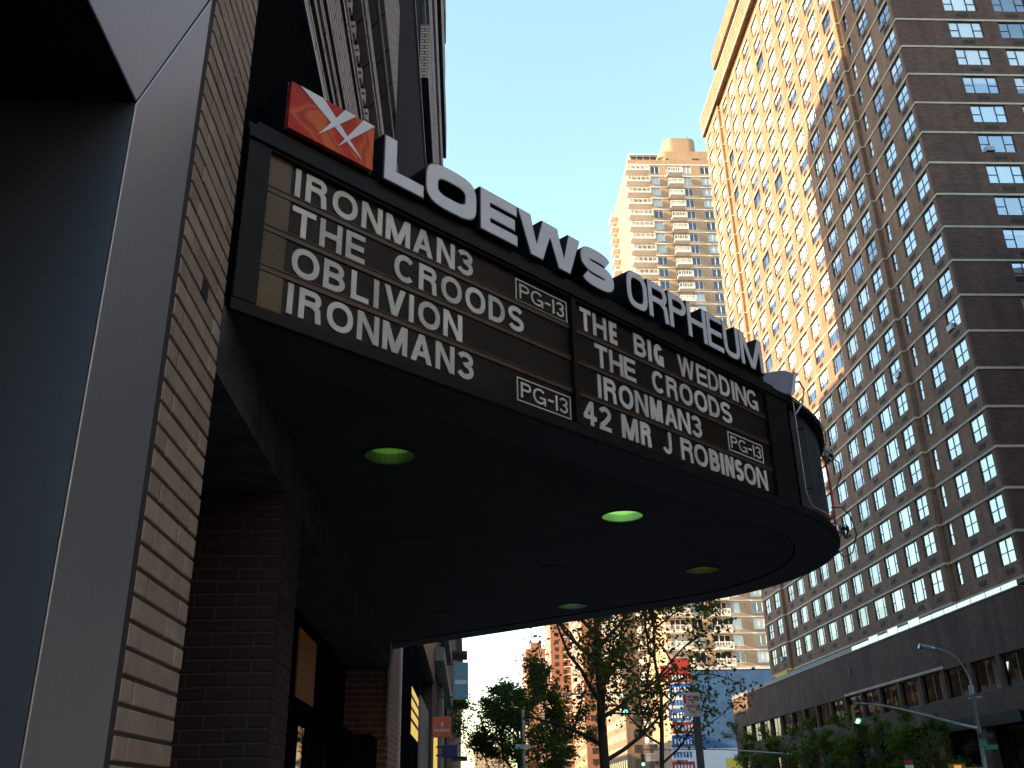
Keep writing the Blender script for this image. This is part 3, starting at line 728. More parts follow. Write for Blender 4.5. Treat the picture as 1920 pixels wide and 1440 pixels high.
# the three rating plates
for bd, s0, s1, z0, z1 in ((0, 1.722, 2.154, 4.196, 4.338), (0, 1.715, 2.150, 3.582, 3.722), (1, 3.788, 4.232, 3.795, 3.933)):
    m = MB(); t = 0.007
    fn = lambda u, v, d: fs(u, v, d)
    m.ring([(s0, z0), (s1, z0), (s1, z1), (s0, z1)], [(s0 + t, z0 + t), (s1 - t, z0 + t), (s1 - t, z1 - t), (s0 + t, z1 - t)], fn, -0.011, -0.006)
    me = m.mesh('rating_plate', 'letter_white'); fr_o = bpy.data.objects.new('rating_plate', me); COL.objects.link(fr_o); fr_o.parent = boards[bd]
    wd = s1 - s0
    for ch, a, b in (('P', .07, .25), ('G', .29, .52), ('-', .565, .665), ('1', .70, .75), ('3', .785, .94)):
        add_letter(bd, ch, s0 + a * wd, s0 + b * wd, z0 + 0.024, z1 - z0 - 0.048, 0.0125)
# -- channel letters on the roof edge
ZC0, ZC1 = 4.53, 4.797
CD = 0.20
CHAN = [('L', .752, 1.010, .075, 2), ('O', 1.031, 1.392, .078, 3.4), ('E', 1.428, 1.714, .070, 2), ('W', 1.729, 2.267, .088, 2), ('S', 2.270, 2.588, .076, 2.8),
        ('O', 2.727, 2.938, .041, 3.2), ('R', 2.954, 3.168, .041, 2), ('P', 3.182, 3.380, .041, 2), ('H', 3.395, 3.618, .040, 2), ('E', 3.630, 3.823, .040, 2), ('U', 3.838, 4.040, .041, 3), ('M', 4.056, 4.360, .041, 2)]
for ch, a, b, w_, k in CHAN:
    W, H = b - a, ZC1 - ZC0; e = 0.007
    s = MB()
    fn = lambda u, v, d: fs(a - e + u, ZC0 - e + v, d)
    for it in glyph(ch, W + 2 * e, H + 2 * e, w_ + 2 * e, k):
        if it[0] == 'ring': s.ring(it[1], it[2], fn, -CD, 0.02)
        else: s.extrude(it[1], fn, -CD, 0.02 - {'poly': 0, 'low': .0006, 'low2': .0012}[it[0]])
    body = part('channel_letter', s, 'channel_side', marq)
    me = letter_mesh(ch, W, H, w_, lambda u, v, d: fs(a + u, ZC0 + v, d), 0.0203, 0.0235, ['channel_face'], k)
    me.name = 'letter_face'; o = bpy.data.objects.new('letter_face', me); COL.objects.link(o); o.parent = body
part('letter_raceway', MB().extrude([(0.05, ZT + 0.052), (4.40, ZT + 0.052), (4.40, ZC0 - 0.010), (0.05, ZC0 - 0.010)], lambda u, v, d: fs(u, v, d), -CD - 0.04, -0.02), 'black_metal', marq)
br_ = MB()
for s_ in (0.25, 0.8, 1.5, 2.2, 2.9, 3.6, 4.2):
    br_.tube([fs(s_, ZT, -0.75), fs(s_, ZC0 + 0.1, -CD - 0.02)], 0.012, 6)
part('letter_brace', br_, 'black_metal', marq)
# -- star logo panel
Lz0, Lz1, Ls0, Ls1 = 4.545, 4.818, 0.188, 0.685
lp = part('logo_panel', MB().extrude([(Ls0, Lz0), (Ls1, Lz0), (Ls1, Lz1), (Ls0, Lz1)], lambda u, v, d: fs(u, v, d), -0.012, 0.012), 'logo_red', marq)
bx2 = part('logo_box', MB().extrude([(Ls0 - .006, Lz0 - .006), (Ls1 + .006, Lz0 - .006), (Ls1 + .006, Lz1 + .006), (Ls0 - .006, Lz1 + .006)], lambda u, v, d: fs(u, v, d), -CD, -0.0125), 'channel_side', marq)
for k, tri in enumerate((((0.236, 4.8165), (0.624, 4.566), (0.370, 4.8165)), ((0.350, 4.584), (0.567, 4.8165), (0.497, 4.8165)), ((0.468, 4.578), (0.6845, 4.8165), (0.613, 4.8165)))):
    me = MB().extrude(list(tri), lambda u, v, d: fs(u, v, d), 0.0125, 0.016 + 0.0012 * k).mesh('star_blade', 'star_white')
    o = bpy.data.objects.new('star_blade', me); COL.objects.link(o); o.parent = lp
# -- rounded nose: cladding, neon tube, clips
def nose_pt(a, off, z):
    return (NC.x + math.cos(a) * (NR + off), NC.y + math.sin(a) * (NR + off), z)
cl = MB(); n = 20
ca0, ca1 = A0 + 0.05, A0 + 1.25
for i in range(n):
    a, b = ca0 + (ca1 - ca0) * i / n, ca0 + (ca1 - ca0) * (i + 1) / n
    r0 = -0.028 if i % 2 else -0.022
    cl.face([nose_pt(a, r0, ZB + 0.064), nose_pt(b, r0, ZB + 0.064), nose_pt(b, r0, ZT - 0.074), nose_pt(a, r0, ZT - 0.074)])
    cl.face([nose_pt(b, -0.028, ZB + 0.064), nose_pt(b, -0.022, ZB + 0.064), nose_pt(b, -0.022, ZT - 0.074), nose_pt(b, -0.028, ZT - 0.074)])
part('nose_cladding', cl, 'nose_metal', marq)
nz0, nz1 = ZB + 0.075, ZT - 0.03
pa = [nose_pt(ca0 - 0.02 + 0.9 * i / 14, 0.045, nz1) for i in range(14, -1, -1)] + [nose_pt(ca0 - 0.02, 0.045, nz1 - 0.02), nose_pt(ca0 - 0.02, 0.045, nz0 + 0.09), nose_pt(ca0 + 0.0, 0.045, nz0 + 0.02)] + [nose_pt(ca0 + 0.02 + 1.0 * i / 14, 0.045, nz0 - 0.05 * 0) for i in range(15)]
part('neon_tube', MB().tube(pa, 0.005, 6), 'neon_glass', marq, True)
part('red_wire', MB().tube([nose_pt(A0 + 0.44, 0.012, ZT - 0.25), nose_pt(A0 + 0.44, 0.02, ZT - 0.5), nose_pt(A0 + 0.43, 0.012, ZB + 0.08)], 0.011, 6), 'red_cable', marq, True)
bk = MB()
for (da, z) in ((0.02, 3.72), (0.02, 4.2), (0.18, nz1), (0.5, nz1), (0.2, nz0), (0.55, nz0)):
    p = Vector(nose_pt(ca0 + da, 0.0, z)); q = Vector(nose_pt(ca0 + da, 0.05, z)); bk.tube([p, q], 0.008, 6)
part('tube_clip', bk, 'cable_black', marq)
# wiring knots that stick out on the street side
def knot(center, r, seed, mats, nm):
    rr = random.Random(seed); c = Vector(center)
    for k, mm in enumerate(mats):
        pts = []
        for i in range(16):
            a = i / 15 * 2 * math.pi * rr.uniform(1.2, 1.8) + rr.random()
            pts.append(c + Vector((r * math.cos(a) * rr.uniform(.5, 1.1), r * .7 * math.sin(a * 1.3), r * math.sin(a) * rr.uniform(.5, 1.2))))
        part(nm, MB().tube(pts, 0.0065, 6), mm, marq, True)
kp1 = nose_pt(A0 + 0.50, 0.05, 4.27); knot(kp1, 0.060, 5, ['cable_black', 'cable_white', 'cable_white', 'cable_black'], 'wire_coil')
part('hanging_wire', MB().tube([kp1, nose_pt(A0 + .5, 0.12, 4.20), nose_pt(A0 + .5, 0.12, 4.08), nose_pt(A0 + .48, 0.06, 3.96)], 0.0055, 6), 'cable_black', marq, True)
kp2 = nose_pt(A0 + 0.50, 0.08, 3.60); knot(kp2, 0.060, 8, ['cable_black', 'cable_black'], 'wire_coil')
part('hanging_wire', MB().tube([nose_pt(A0 + .25, 0.05, 3.66), nose_pt(A0 + .36, 0.09, 3.72), nose_pt(A0 + .46, 0.14, 3.70), nose_pt(A0 + .52, 0.17, 3.58), nose_pt(A0 + .53, 0.12, 3.44), nose_pt(A0 + .52, 0.04, 3.40), nose_pt(A0 + .50, -0.02, 3.50)], 0.0055, 6), 'cable_black', marq, True)

# -- floodlight standing on the nose
fl_p = Vector(nose_pt(A0 - 0.06, -0.14, ZT + 0.03))
flood = thing('floodlight', tuple(fl_p), 'blue-grey floodlight housing on the top edge of the marquee nose', 'floodlight')
dirv = Vector((math.cos(R(8)), math.sin(R(8)), 0)); sidev = Vector((-dirv.y, dirv.x, 0))
ffn = lambda u, v, d: fl_p + dirv * u + Vector((0, 0, v)) + sidev * d
prof = [(0.0, 0.0), (0.23, -0.05), (0.255, -0.02), (0.29, 0.14), (0.20, 0.165), (0.03, 0.13)]
bevel(part('housing', MB().extrude(prof, ffn, -0.10, 0.10), 'flood_grey', flood), 0.01, 2)
part('lens_rim', MB().extrude([(0.226, -0.052), (0.262, -0.03), (0.30, 0.145), (0.28, 0.15)], ffn, -0.105, 0.105), 'zinc', flood)
part('bracket', MB().tube([ffn(0.30, 0.10, 0.0), ffn(0.37, 0.12, 0.0), ffn(0.40, 0.05, 0.0), ffn(0.37, -0.06, 0.0), ffn(0.30, -0.16, 0.0)], 0.009, 6), 'zinc', flood, True)
part('stand', MB().tube([ffn(0.12, 0.0, 0.0), ffn(0.10, -0.09, 0.0)], 0.02, 8), 'zinc', flood)

# ------------------------------------------------------------------ windows
def window_template(kind):
    """local x along wall, -y outward, origin at the bottom middle; returns (width, height, frame boxes, pane rects)"""
    if kind == 'two':
        W, H = 1.84, 1.62; xs = [-W / 2, 0, W / 2]; cells = [(0, 1, [0, .47, 1]), (1, 2, [0, .47, 1])]
    elif kind == 'three':
        W, H = 2.30, 1.62; xs = [-W / 2, -W / 2 + .55, W / 2 - .55, W / 2]; cells = [(0, 1, [0, .47, 1]), (1, 2, [0, 1]), (2, 3, [0, .47, 1])]
    elif kind == 'wide':
        W, H = 2.66, 1.62; xs = [-W / 2, -W / 2 + .76, W / 2 - .76, W / 2]; cells = [(0, 1, [0, .47, 1]), (1, 2, [0, 1]), (2, 3, [0, .47, 1])]
    else:
        W, H = 0.66, 1.62; xs = [-W / 2, W / 2]; cells = [(0, 1, [0, .47, 1])]
    t = 0.035
    fb = [(-W / 2, W / 2, 0, 2 * t), (-W / 2, W / 2, H - 2 * t, H)]
    for i, x in enumerate(xs):
        a, b = (x - t, x + t) if 0 < i < len(xs) - 1 else ((x, x + 1.6 * t) if i == 0 else (x - 1.6 * t, x))
        fb.append((a, b, 2 * t, H - 2 * t))
    panes = []
    for i, j, ys in cells:
        x0 = xs[i] + (1.6 * t if i == 0 else t); x1 = xs[j] - (1.6 * t if j == len(xs) - 1 else t)
        for q in range(len(ys) - 1):
            z0 = 2 * t + (H - 4 * t) * ys[q] + (t * .7 if q else 0); z1 = 2 * t + (H - 4 * t) * ys[q + 1] - (t * .7 if q < len(ys) - 2 else 0)
            panes.append((x0, x1, z0, z1))
            if q: fb.append((x0, x1, z0 - 1.4 * t, z0))
    return W, H, fb, panes
WT = {k: window_template(k) for k in ('two', 'three', 'wide', 'slim')}
FRAME_ME, GLZ_ME, PANE_ME = {}, {}, {}
for k, (W, H, fb, panes) in WT.items():
    s = MB()
    for i, (a, b, c, d) in enumerate(fb): s.box(a, b, -0.0 - 0.001 * (i % 3), 0.06, c, d)
    FRAME_ME[k] = s.mesh('window', 'bronze_frame')
    s = MB()
    for a, b, c, d in panes: s.face([(a, 0.03, c), (b, 0.03, c), (b, 0.03, d), (a, 0.03, d)])
    GLZ_ME[k] = s.mesh('glazing', 'window_glass')
    PANE_ME[k] = []
    for a, b, c, d in panes:
        PANE_ME[k].append((MB().box(-(b - a) / 2, (b - a) / 2, 0.0, 0.006, 0, d - c).mesh('pane', 'window_glass'), ((a + b) / 2, 0.028, c)))
BLIND_ME = {k: MB().box(-WT[k][0] / 2 + .03, WT[k][0] / 2 - .03, 0.0, 0.01, -1.0, 0).mesh('blind', 'blind') for k in WT}
GR = MB().box(-0.48, 0.48, -0.012, 0.05, 0, 0.34)
for i in range(4): GR.box(-0.45, 0.45, -0.03, -0.013, 0.03 + i * 0.08, 0.07 + i * 0.08)
GRILLE_ME = GR.mesh('air_conditioner_grille', 'grille')

WAC = MB().box(-.33, .33, -.22, .02, 0, .40)
for i in range(4): WAC.box(-.29, .29, -.235, -.221, .05 + i * .085, .09 + i * .085)
WAC_ME = WAC.mesh('window_air_conditioner', 'zinc')
# ------------------------------------------------------------------ right tower
FH, Z0B = 2.75, 13.73                      # storey height, level of the lowest pale band
NEAR_X, MID_X, FAR_X = 33.66, 33.32, 32.99
YC, YR, YS, YF = 56.2, 65.15, 100.3, 107.2
NFL = 26
tw = thing('apartment_tower', (40, 80, 0.14), 'huge brown brick apartment tower with pale floor bands, half in golden sun', 'building')
cols_near = [(57.82, 'two'), (61.32, 'two'), (64.12, 'slim')]
cols_mid = [(66.85, 'two'), (69.9, 'three'), (73.65, 'three'), (77.05, 'three'), (80.85, 'three'), (84.25, 'three'), (88.1, 'three'), (91.4, 'three'), (95.15, 'three'), (98.25, 'two')]
cols_far = [(102.0, 'two'), (105.4, 'two')]
cols_side = [(39.15, 'wide'), (43.2, 'wide'), (48.2, 'wide'), (52.6, 'wide')]
ZW0, ZW1 = 0.93, 2.55                      # window bottom / top above a band
wall, bands = MB(), []
slots = []                                 # (kind, world origin, rotz)
def facade(axis, plane, lo, hi, cols, inward, nfl=NFL):
    """axis 'x': wall in plane x=plane running along y; axis 'y': wall in plane y=plane running along x"""
    T = 0.35
    def bxx(a, b, z0, z1):
        if axis == 'x': wall.box(plane, plane + T, a, b, z0, z1)
        else: wall.box(a, b, plane, plane + T, z0, z1)
    for k in range(nfl):
        zb = Z0B + FH * k
        bxx(lo, hi, zb - (FH - ZW1) if k else zb - 0.4, zb + ZW0)
        e = lo
        for c, kind in sorted(cols):
            W = WT[kind][0] / 2
            bxx(e, c - W, zb + ZW0, zb + ZW1); e = c + W
            if axis == 'x': slots.append((kind, Vector((plane + 0.075, c, zb + ZW0)), R(-90), k))
            else: slots.append((kind, Vector((c, plane + 0.075, zb + ZW0)), 0.0, k))
        bxx(e, hi, zb + ZW0, zb + ZW1)
    zt = Z0B + FH * nfl
    bxx(lo, hi, zt - (FH - ZW1), zt + 1.2)
facade('x', NEAR_X, YC + 0.35, YR, cols_near, 1)
facade('x', MID_X, YR, YS, cols_mid, 1)
facade('x', FAR_X, YS, YF, cols_far, 1)
front_wall, wall = wall, MB()
facade('y', YC, NEAR_X, 60.0, cols_side, 1)
side_wall, wall = wall, front_wall
# short returns where the wall steps
zt = Z0B + FH * NFL + 1.2
wall.box(MID_X + 0.35, NEAR_X + 0.34, YR + 0.002, YR + 0.3, Z0B - .4, zt); wall.box(FAR_X + 0.35, MID_X + 0.34, YS + 0.002, YS + 0.3, Z0B - .4, zt)
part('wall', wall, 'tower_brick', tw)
part('side_wall', side_wall, 'shaded_side_brick', tw)
part('interior', MB().box(34.6, 59.5, YC + 0.8, YF - 0.3, Z0B - 0.3, zt - .3), 'interior', tw)
part('north_wall', MB().box(FAR_X + .36, 60, YF - .25, YF, Z0B - .4, zt).box(59.6, 60, YC + .36, YF - .26, Z0B - .4, zt), 'tower_brick', tw)
for k in range(NFL + 1):
    zb = Z0B + FH * k
    b = MB()
    b.box(NEAR_X - 0.05, NEAR_X + 0.1, YC - 0.05, YR - 0.001, zb - 0.17, zb); b.box(MID_X - 0.05, MID_X + .1, YR - 0.05, YS - 0.001, zb - 0.17, zb); b.box(FAR_X - 0.05, FAR_X + .1, YS - 0.05, YF, zb - 0.17, zb)
    b.box(NEAR_X + 0.101, 60, YC - 0.05, YC + 0.1, zb - 0.17, zb)
    b.box(MID_X + 0.101, NEAR_X - 0.051, YR - 0.05, YR + 0.05, zb - .17, zb); b.box(FAR_X + .101, MID_X - .051, YS - 0.05, YS + .05, zb - .17, zb)
    part('floor_band', b, 'band_stone', tw)
# overhanging top storey, setback
zo0, zo1 = 86.3, 89.15
part('overhanging_parapet', MB().box(32.60, 59.9, 62, YF + .15, zo0, zo1), 'tower_brick', tw)
part('parapet_trim', MB().box(32.54, 32.70, 61.9, YF + .2, zo0 - .12, zo0 + .1).box(32.54, 32.70, 61.9, YF + .2, zo1 - .1, zo1 + .12), 'band_stone', tw)
part('penthouse', MB().box(33.55, 58, 62, 100.2, zo1, 92.2).box(33.15, 58.2, 61.6, 100.5, 92.2, 94.8), 'tower_brick', tw)
y = 63.0
while y < 99:
    part('penthouse_window', MB().box(33.48, 33.54, y, y + 1.9, zo1 + .25, 92.1), 'window_glass', tw); y += 2.15

def screen(p):
    q = proj(p); return -60 < q[0] < 1980 and -60 < q[1] < 1330
vis, hid = [], []
for s_ in slots:
    (vis if screen(s_[1] + Vector((0, 0, .8))) else hid).append(s_)
vis.sort(key=lambda s_: (s_[1] - CAM).length)
rw_ = random.Random(11)
near, rest = vis[:296], vis[296:] + hid
for i, (kind, loc, rz, k) in enumerate(near):
    o = put('window', FRAME_ME[kind], tw, loc, (0, 0, rz))
    tilt = (rw_.gauss(0, .006), 0, rw_.gauss(0, .007))
    if i < 70:
        for me, pl in PANE_ME[kind]:
            put('pane', me, o, pl, (rw_.gauss(0, .006), 0, rw_.gauss(0, .006)), local=True)
    else: put('glazing', GLZ_ME[kind], o, (0, 0, 0), tilt, local=True)
    u = rw_.random()
    if u < (0.92 if loc.y > 70 else 0.78):
        b = put('blind', BLIND_ME[kind], o, (0, 0.062, WT[kind][1] - 0.05), (0, 0, 0), local=True)
        b.scale = (1, 1, rw_.choice((0.4, 0.55, 0.75, 1.0, 1.3, 1.5, 1.5, 1.5)))
    if kind in ('two', 'wide') and rw_.random() < .10:
        put('window_air_conditioner', WAC_ME, o, (WT[kind][0] * .25 * rw_.choice((-1, 1)), 0, 0.075), local=True)
    if kind != 'slim':
        c, s2 = math.cos(rz), math.sin(rz)
        put('air_conditioner_grille', GRILLE_ME, tw, loc + Vector((s2 * 0.078, -c * 0.078, -0.62)), (0, 0, rz))
far_w = MB()
for kind, loc, rz, k in rest:
    c, s2 = math.cos(rz), math.sin(rz)
    T = lambda x, y, z: (loc.x + c * x - s2 * y, loc.y + s2 * x + c * y, loc.z + z)
    W, H, fb, panes = WT[kind]
    for a, b, z0, z1 in fb: far_w.face([T(a, 0, z0), T(b, 0, z0), T(b, 0, z1), T(a, 0, z1)], 0)
    ti = rw_.gauss(0, .012)
    for a, b, z0, z1 in panes: far_w.face([T(a, .03, z0), T(b, .03 + ti, z0), T(b, .03 + ti, z1), T(a, .03, z1)], 1)
    if rw_.random() < .93:
        d = rw_.choice((.7, 1.1, 1.5, 1.55, 1.55)); far_w.face([T(-W / 2, .07, H - d), T(W / 2, .07, H - d), T(W / 2, .07, H), T(-W / 2, .07, H)], 2)
    if kind != 'slim': far_w.face([T(-.48, -.085, -.62), T(.48, -.085, -.62), T(.48, -.085, -.28), T(-.48, -.085, -.28)], 3)
o = part('remaining_windows', far_w, ['bronze_frame', 'window_glass', 'blind', 'grille'], tw); o['kind'] = 'stuff'

# ------------------------------------------------------------------ podium below the tower
pd = thing('brick_podium', (33, 90, 0.14), 'low brown brick podium with a row of large windows below the tower', 'building')
PX = LINE_R; PT = 12.75; PYE = 121.5
pw = MB()
wins = []
y = 58.68
while y < PYE - 3: wins.append((y - 3.27 + 0.0, y)); y += 3.7
wins = [(a, b) for a, b in wins if a > 55.2]
pw.box(PX, PX + .4, 55.0, PYE, 9.32, PT); pw.box(PX, PX + .4, 55.0, PYE, 6.0, 7.42)
e = 55.0
for a, b in wins: pw.box(PX, PX + .4, e, a, 7.42, 9.32); e = b
pw.box(PX, PX + .4, e, PYE, 7.42, 9.32)
pw.box(PX + .41, 60, 55.0, 55.4, 0.14, PT); pw.box(PX + .41, 60, PYE - .4, PYE, 0.14, PT)
for y in range(56, 121, 6): pw.box(PX, PX + .6, y, y + .9, 0.14, 6.0)
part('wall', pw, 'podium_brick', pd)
part('roof', MB().box(PX + .42, 60, 55.41, PYE - .41, PT - .5, PT - .05), 'roof_dark', pd)
part('interior', MB().box(PX + 1.5, 58, 55.6, PYE - .6, 0.14, PT - .6), 'interior', pd)
for a, b in wins:
    f = MB()
    for q in range(3):
        yy = a + (b - a) * q / 2; f.box(PX + .2, PX + .26, yy - .04 if q else yy, yy + .04 if q < 2 else yy, 7.42, 9.32)
    f.box(PX + .199, PX + .259, a, b, 9.24, 9.318); f.box(PX + .199, PX + .259, a, b, 7.422, 7.5)
    o = part('window', f, 'bronze_frame', pd)
    for q in range(2):
        y0, y1 = a + (b - a) * q / 2 + .05, a + (b - a) * (q + 1) / 2 - .05
        me = MB().box(PX + .22, PX + .228, y0, y1, 7.5, 9.24).mesh('pane', 'shop_glass'); l = bpy.data.objects.new('pane', me); COL.objects.link(l); l.parent = o
    if rw_.random() < .35:
        me = MB().box(PX + .32, PX + .34, a + .2, a + .2 + rw_.uniform(.4, 1.2), 7.5, 9.24).mesh('curtain', 'blind'); l = bpy.data.objects.new('curtain', me); COL.objects.link(l); l.parent = o
part('sill_course', MB().box(PX - .05, PX + .02, 66.0, 84.6, 9.40, 9.58), 'band_stone', pd)
part('ceiling_light', MB().face([(PX + 1.45, 60.6, 8.55), (PX + 1.45, 61.7, 9.1), (PX + 1.45, 61.2, 9.2), (PX + 1.45, 60.3, 9.1)]), 'cool_light', pd)
part('vent', MB().box(PX - .06, PX - .004, 82.3, 82.8, 11.0, 11.5), 'grille', pd)
part('storefront_glass', MB().box(PX + .7, PX + .71, 56, 120, 0.5, 5.5), 'shop_glass', pd)
part('storefront_fascia', MB().box(PX - .10, PX - .003, 57.5, 69.9, 5.4, 6.1), 'black_metal', pd)
# glass parapet along the terrace edge
for i, y in enumerate([55.0 + 1.9 * q for q in range(35)]):
    part('parapet_panel', MB().box(PX + .05, PX + .062, y + .04, y + 1.86, PT + 0.02, PT + .36 + (0.18 if 5 < i < 13 and i % 2 else 0)), 'window_glass' if i < 14 else 'grey_paint', pd)
part('parapet_coping', MB().box(PX - .04, PX + .42, 55.0, PYE, PT - .049, PT + .015), 'band_stone', pd)
part('awning_roll', MB().box(PX + .1, PX + 1.0, 99.5, 103.5, PT + .1, PT + .75), 'yellow_awning', pd)

# ------------------------------------------------------------------ cream tower with balconies
T2Y, T2X, T2X1, T2Y1 = 165.0, 33.5, 60.0, 184.5
t2 = thing('balcony_tower', (45, 175, 0.14), 'cream brick high-rise with white balconies and rooftop tank', 'building')
T2F = 2.77; T2TOP = 124.5; NB = 43
w2 = MB(); fl = [T2TOP - T2F * (i + 1) for i in range(NB)]
cols2 = [(35.75, 2.7), (39.17, 1.85), (43.1, 2.9), (45.95, 1.7), (49.8, 1.9), (54.5, 1.9)]
T = 0.3
for zf in fl:
    w2.box(T2X, T2X1, T2Y, T2Y + T, zf - .35, zf + .55); e = T2X
    for c, wd in cols2: w2.box(e, c - wd / 2, T2Y, T2Y + T, zf + .55, zf + 2.42); e = c + wd / 2
    w2.box(e, T2X1, T2Y, T2Y + T, zf + .55, zf + 2.42)
w2.box(T2X, T2X1, T2Y, T2Y + T, T2TOP - .349, T2TOP + 1.3)
w2.box(T2X, T2X + .3, T2Y + .31, T2Y1, 2, T2TOP + 1.3); w2.box(T2X + .31, T2X1, T2Y1 - .3, T2Y1, 2, T2TOP + 1.3); w2.box(T2X1 - .3, T2X1, T2Y + .31, T2Y1 - .31, 2, T2TOP + 1.3)
w2.box(T2X + .31, T2X1 - .31, T2Y + .32, T2Y1 - .32, T2TOP + .6, T2TOP + .9)
w2.box(T2X, T2X1, T2Y, T2Y + T, 2, fl[-1] - .36)
part('wall', w2, 'cream_brick', t2)
part('interior', MB().box(T2X + .9, T2X1 - 1, T2Y + .9, T2Y1 - 1, 3, T2TOP), 'interior', t2)
W2 = {}
for c, wd in cols2:
    k = round(wd, 2)
    if k in W2: continue
    f = MB(); n = 3 if wd > 2.2 else 2
    for q in range(n + 1):
        x = -wd / 2 + wd * q / n; f.box(x - .06 if q else x, x + .06 if q < n else x, 0, .08, 0, 1.87)
    f.box(-wd / 2, wd / 2, -.003, .077, 0, .09); f.box(-wd / 2, wd / 2, -.003, .077, 1.78, 1.87)
    gl_ = MB()
    for q in range(n): gl_.face([(-wd / 2 + wd * q / n + .06, .04, .09), (-wd / 2 + wd * (q + 1) / n - .06, .04, .09), (-wd / 2 + wd * (q + 1) / n - .06, .04, 1.78), (-wd / 2 + wd * q / n + .06, .04, 1.78)])
    W2[k] = (f.mesh('window', 'white_frame'), gl_.mesh('glazing', 'far_glass'), MB().box(-wd / 2, wd / 2, 0, .02, 0, 1.8).mesh('blind', 'blind'))
def balcony_mesh(wd, dp):
    s = MB(); r = MB()
    s.box(-wd / 2, wd / 2, -dp, -.002, -.25, 0, 0)
    r.box(-wd / 2, wd / 2, -dp, -dp + .07, .92, 1.02); r.box(-wd / 2, -wd / 2 + .07, -dp + .08, -.01, .92, 1.02); r.box(wd / 2 - .07, wd / 2, -dp + .08, -.01, .92, 1.02)
    r.box(-wd / 2, wd / 2, -dp, -dp + .05, .06, .12)
    nn = max(3, int(wd / .9))
    for q in range(nn + 1):
        x = -wd / 2 + (wd - .07) * q / nn; r.box(x, x + .07, -dp + .002, -dp + .06, .001, .919)
    for q in range(int(wd / .18)): x = -wd / 2 + .18 * q; r.box(x, x + .02, -dp + .02, -dp + .04, .121, .919)
    return s.mesh('balcony', 'slab_white'), r.mesh('railing', 'white_frame')
BA, BB = balcony_mesh(4.9, 2.2), balcony_mesh(3.1, 1.6)
BC = balcony_mesh(4.0, 1.5)
r2 = random.Random(5); nwin = 0
for i, zf in enumerate(fl):
    for c, wd in cols2:
        if nwin >= 296: break
        a, b, bl_ = W2[round(wd, 2)]
        o = put('window', a, t2, (c, T2Y + .12, zf + .55)); put('glazing', b, o, (0, 0, 0), (r2.gauss(0, .01), 0, r2.gauss(0, .01)), local=True); nwin += 1
        if r2.random() < .4: put('blind', bl_, o, (0, .15, 0), local=True)
    for (c, bm_) in ((35.1, BA), (43.1, BB)):
        o = put('balcony', bm_[0], t2, (c, T2Y, zf + .05)); put('railing', bm_[1], o, (0, 0, 0), local=True)
    o = put('balcony', BC[0], t2, (T2X, T2Y1 - 2.3, zf + .05), (0, 0, R(-90))); put('railing', BC[1], o, (0, 0, 0), local=True)
    b = MB().box(37.7, 41.5, T2Y - .06, T2Y - .001, zf - .2, zf + .03).box(44.7, T2X1, T2Y - .06, T2Y - .001, zf - .2, zf + .03)
    part('floor_band', b, 'slab_white', t2)
part('floor_band', MB().box(T2X - .06, T2X1, T2Y - .07, T2Y - .001, T2TOP - .1, T2TOP + .12), 'slab_white', t2)
# roof: glazed house, block, tank
hs = part('roof_house', MB().box(34.2, 40.2, T2Y + .6, T2Y + 5, T2TOP + 1.3, T2TOP + 1.55).box(34.3, 40.1, T2Y + 1.3, T2Y + 5, T2TOP + 1.55, T2TOP + 3.0).box(34.0, 40.3, T2Y + .5, T2Y + 5.2, T2TOP + 3.0, T2TOP + 3.2), 'white_frame', t2)
for q in range(4):
    part('roof_house_window', MB().box(34.5 + 1.42 * q, 35.7 + 1.42 * q, T2Y + 1.2, T2Y + 1.29, T2TOP + 1.6, T2TOP + 2.9), 'roof_dark', t2)
def rounded(x0, x1, y0, y1, r, n=6):
    P = []
    for cx, cy, a in ((x1 - r, y0 + r, -90), (x1 - r, y1 - r, 0), (x0 + r, y1 - r, 90), (x0 + r, y0 + r, 180)):
        for q in range(n + 1):
            an = R(a + 90 * q / n); P.append((cx + r * math.cos(an), cy + r * math.sin(an)))
    return P
part('roof_block', MB().extrude(rounded(40.5, 58, T2Y + .7, T2Y + 14, 1.6), flat, T2TOP + .9, T2TOP + 4.1), 'cream_brick', t2)
part('tank_enclosure', MB().extrude(rounded(42.3, 49.3, T2Y + 2, T2Y + 10, 1.8), flat, T2TOP + 4.1, T2TOP + 8.6), 'cream_brick', t2)
part('vent', MB().box(41.9, 42.4, T2Y + .64, T2Y + .69, T2TOP + 1.7, T2TOP + 2.2).box(47.6, 49.0, T2Y + .64, T2Y + .69, T2TOP + 1.7, T2TOP + 2.2), 'grille', t2)
part('antenna', MB().tube([(48.0, T2Y + 4, T2TOP + 8.6), (48.0, T2Y + 4, T2TOP + 11)], .05, 6).tube([(48.9, T2Y + 4, T2TOP + 8.6), (48.9, T2Y + 4, T2TOP + 9.9)], .06, 6), 'pole_dark', t2)

# ------------------------------------------------------------------ blue painted side wall and its shop front
BY = 150.0
bw_ = thing('blue_building', (42, BY, 0.14), 'low building with plain blue painted side wall behind the podium', 'building')
part('wall', MB().box(33.6, 50, BY, BY + 12, 0.14, 19.7), 'blue_paint', bw_)
part('coping', MB().box(33.5, 50.1, BY - .1, BY + 12.1, 19.7, 19.95), 'slab_white', bw_)
part('shop_fascia', MB().box(32.2, 46, BY - 1.2, BY - .05, 5.0, 8.4), 'sign_white', bw_)
part('blue_panel', MB().box(40.5, 44.8, BY - 1.26, BY - 1.21, 6.3, 7.3), 'sign_navy', bw_)
part('yellow_panel', MB().box(37.6, 39.8, BY - 1.26, BY - 1.21, 5.7, 7.0), 'sign_yellow', bw_)
ban = thing('advert_banners', (30.6, BY - 6, 0.14), 'tall stack of red, white and blue advertising panels beside the blue wall', 'sign')
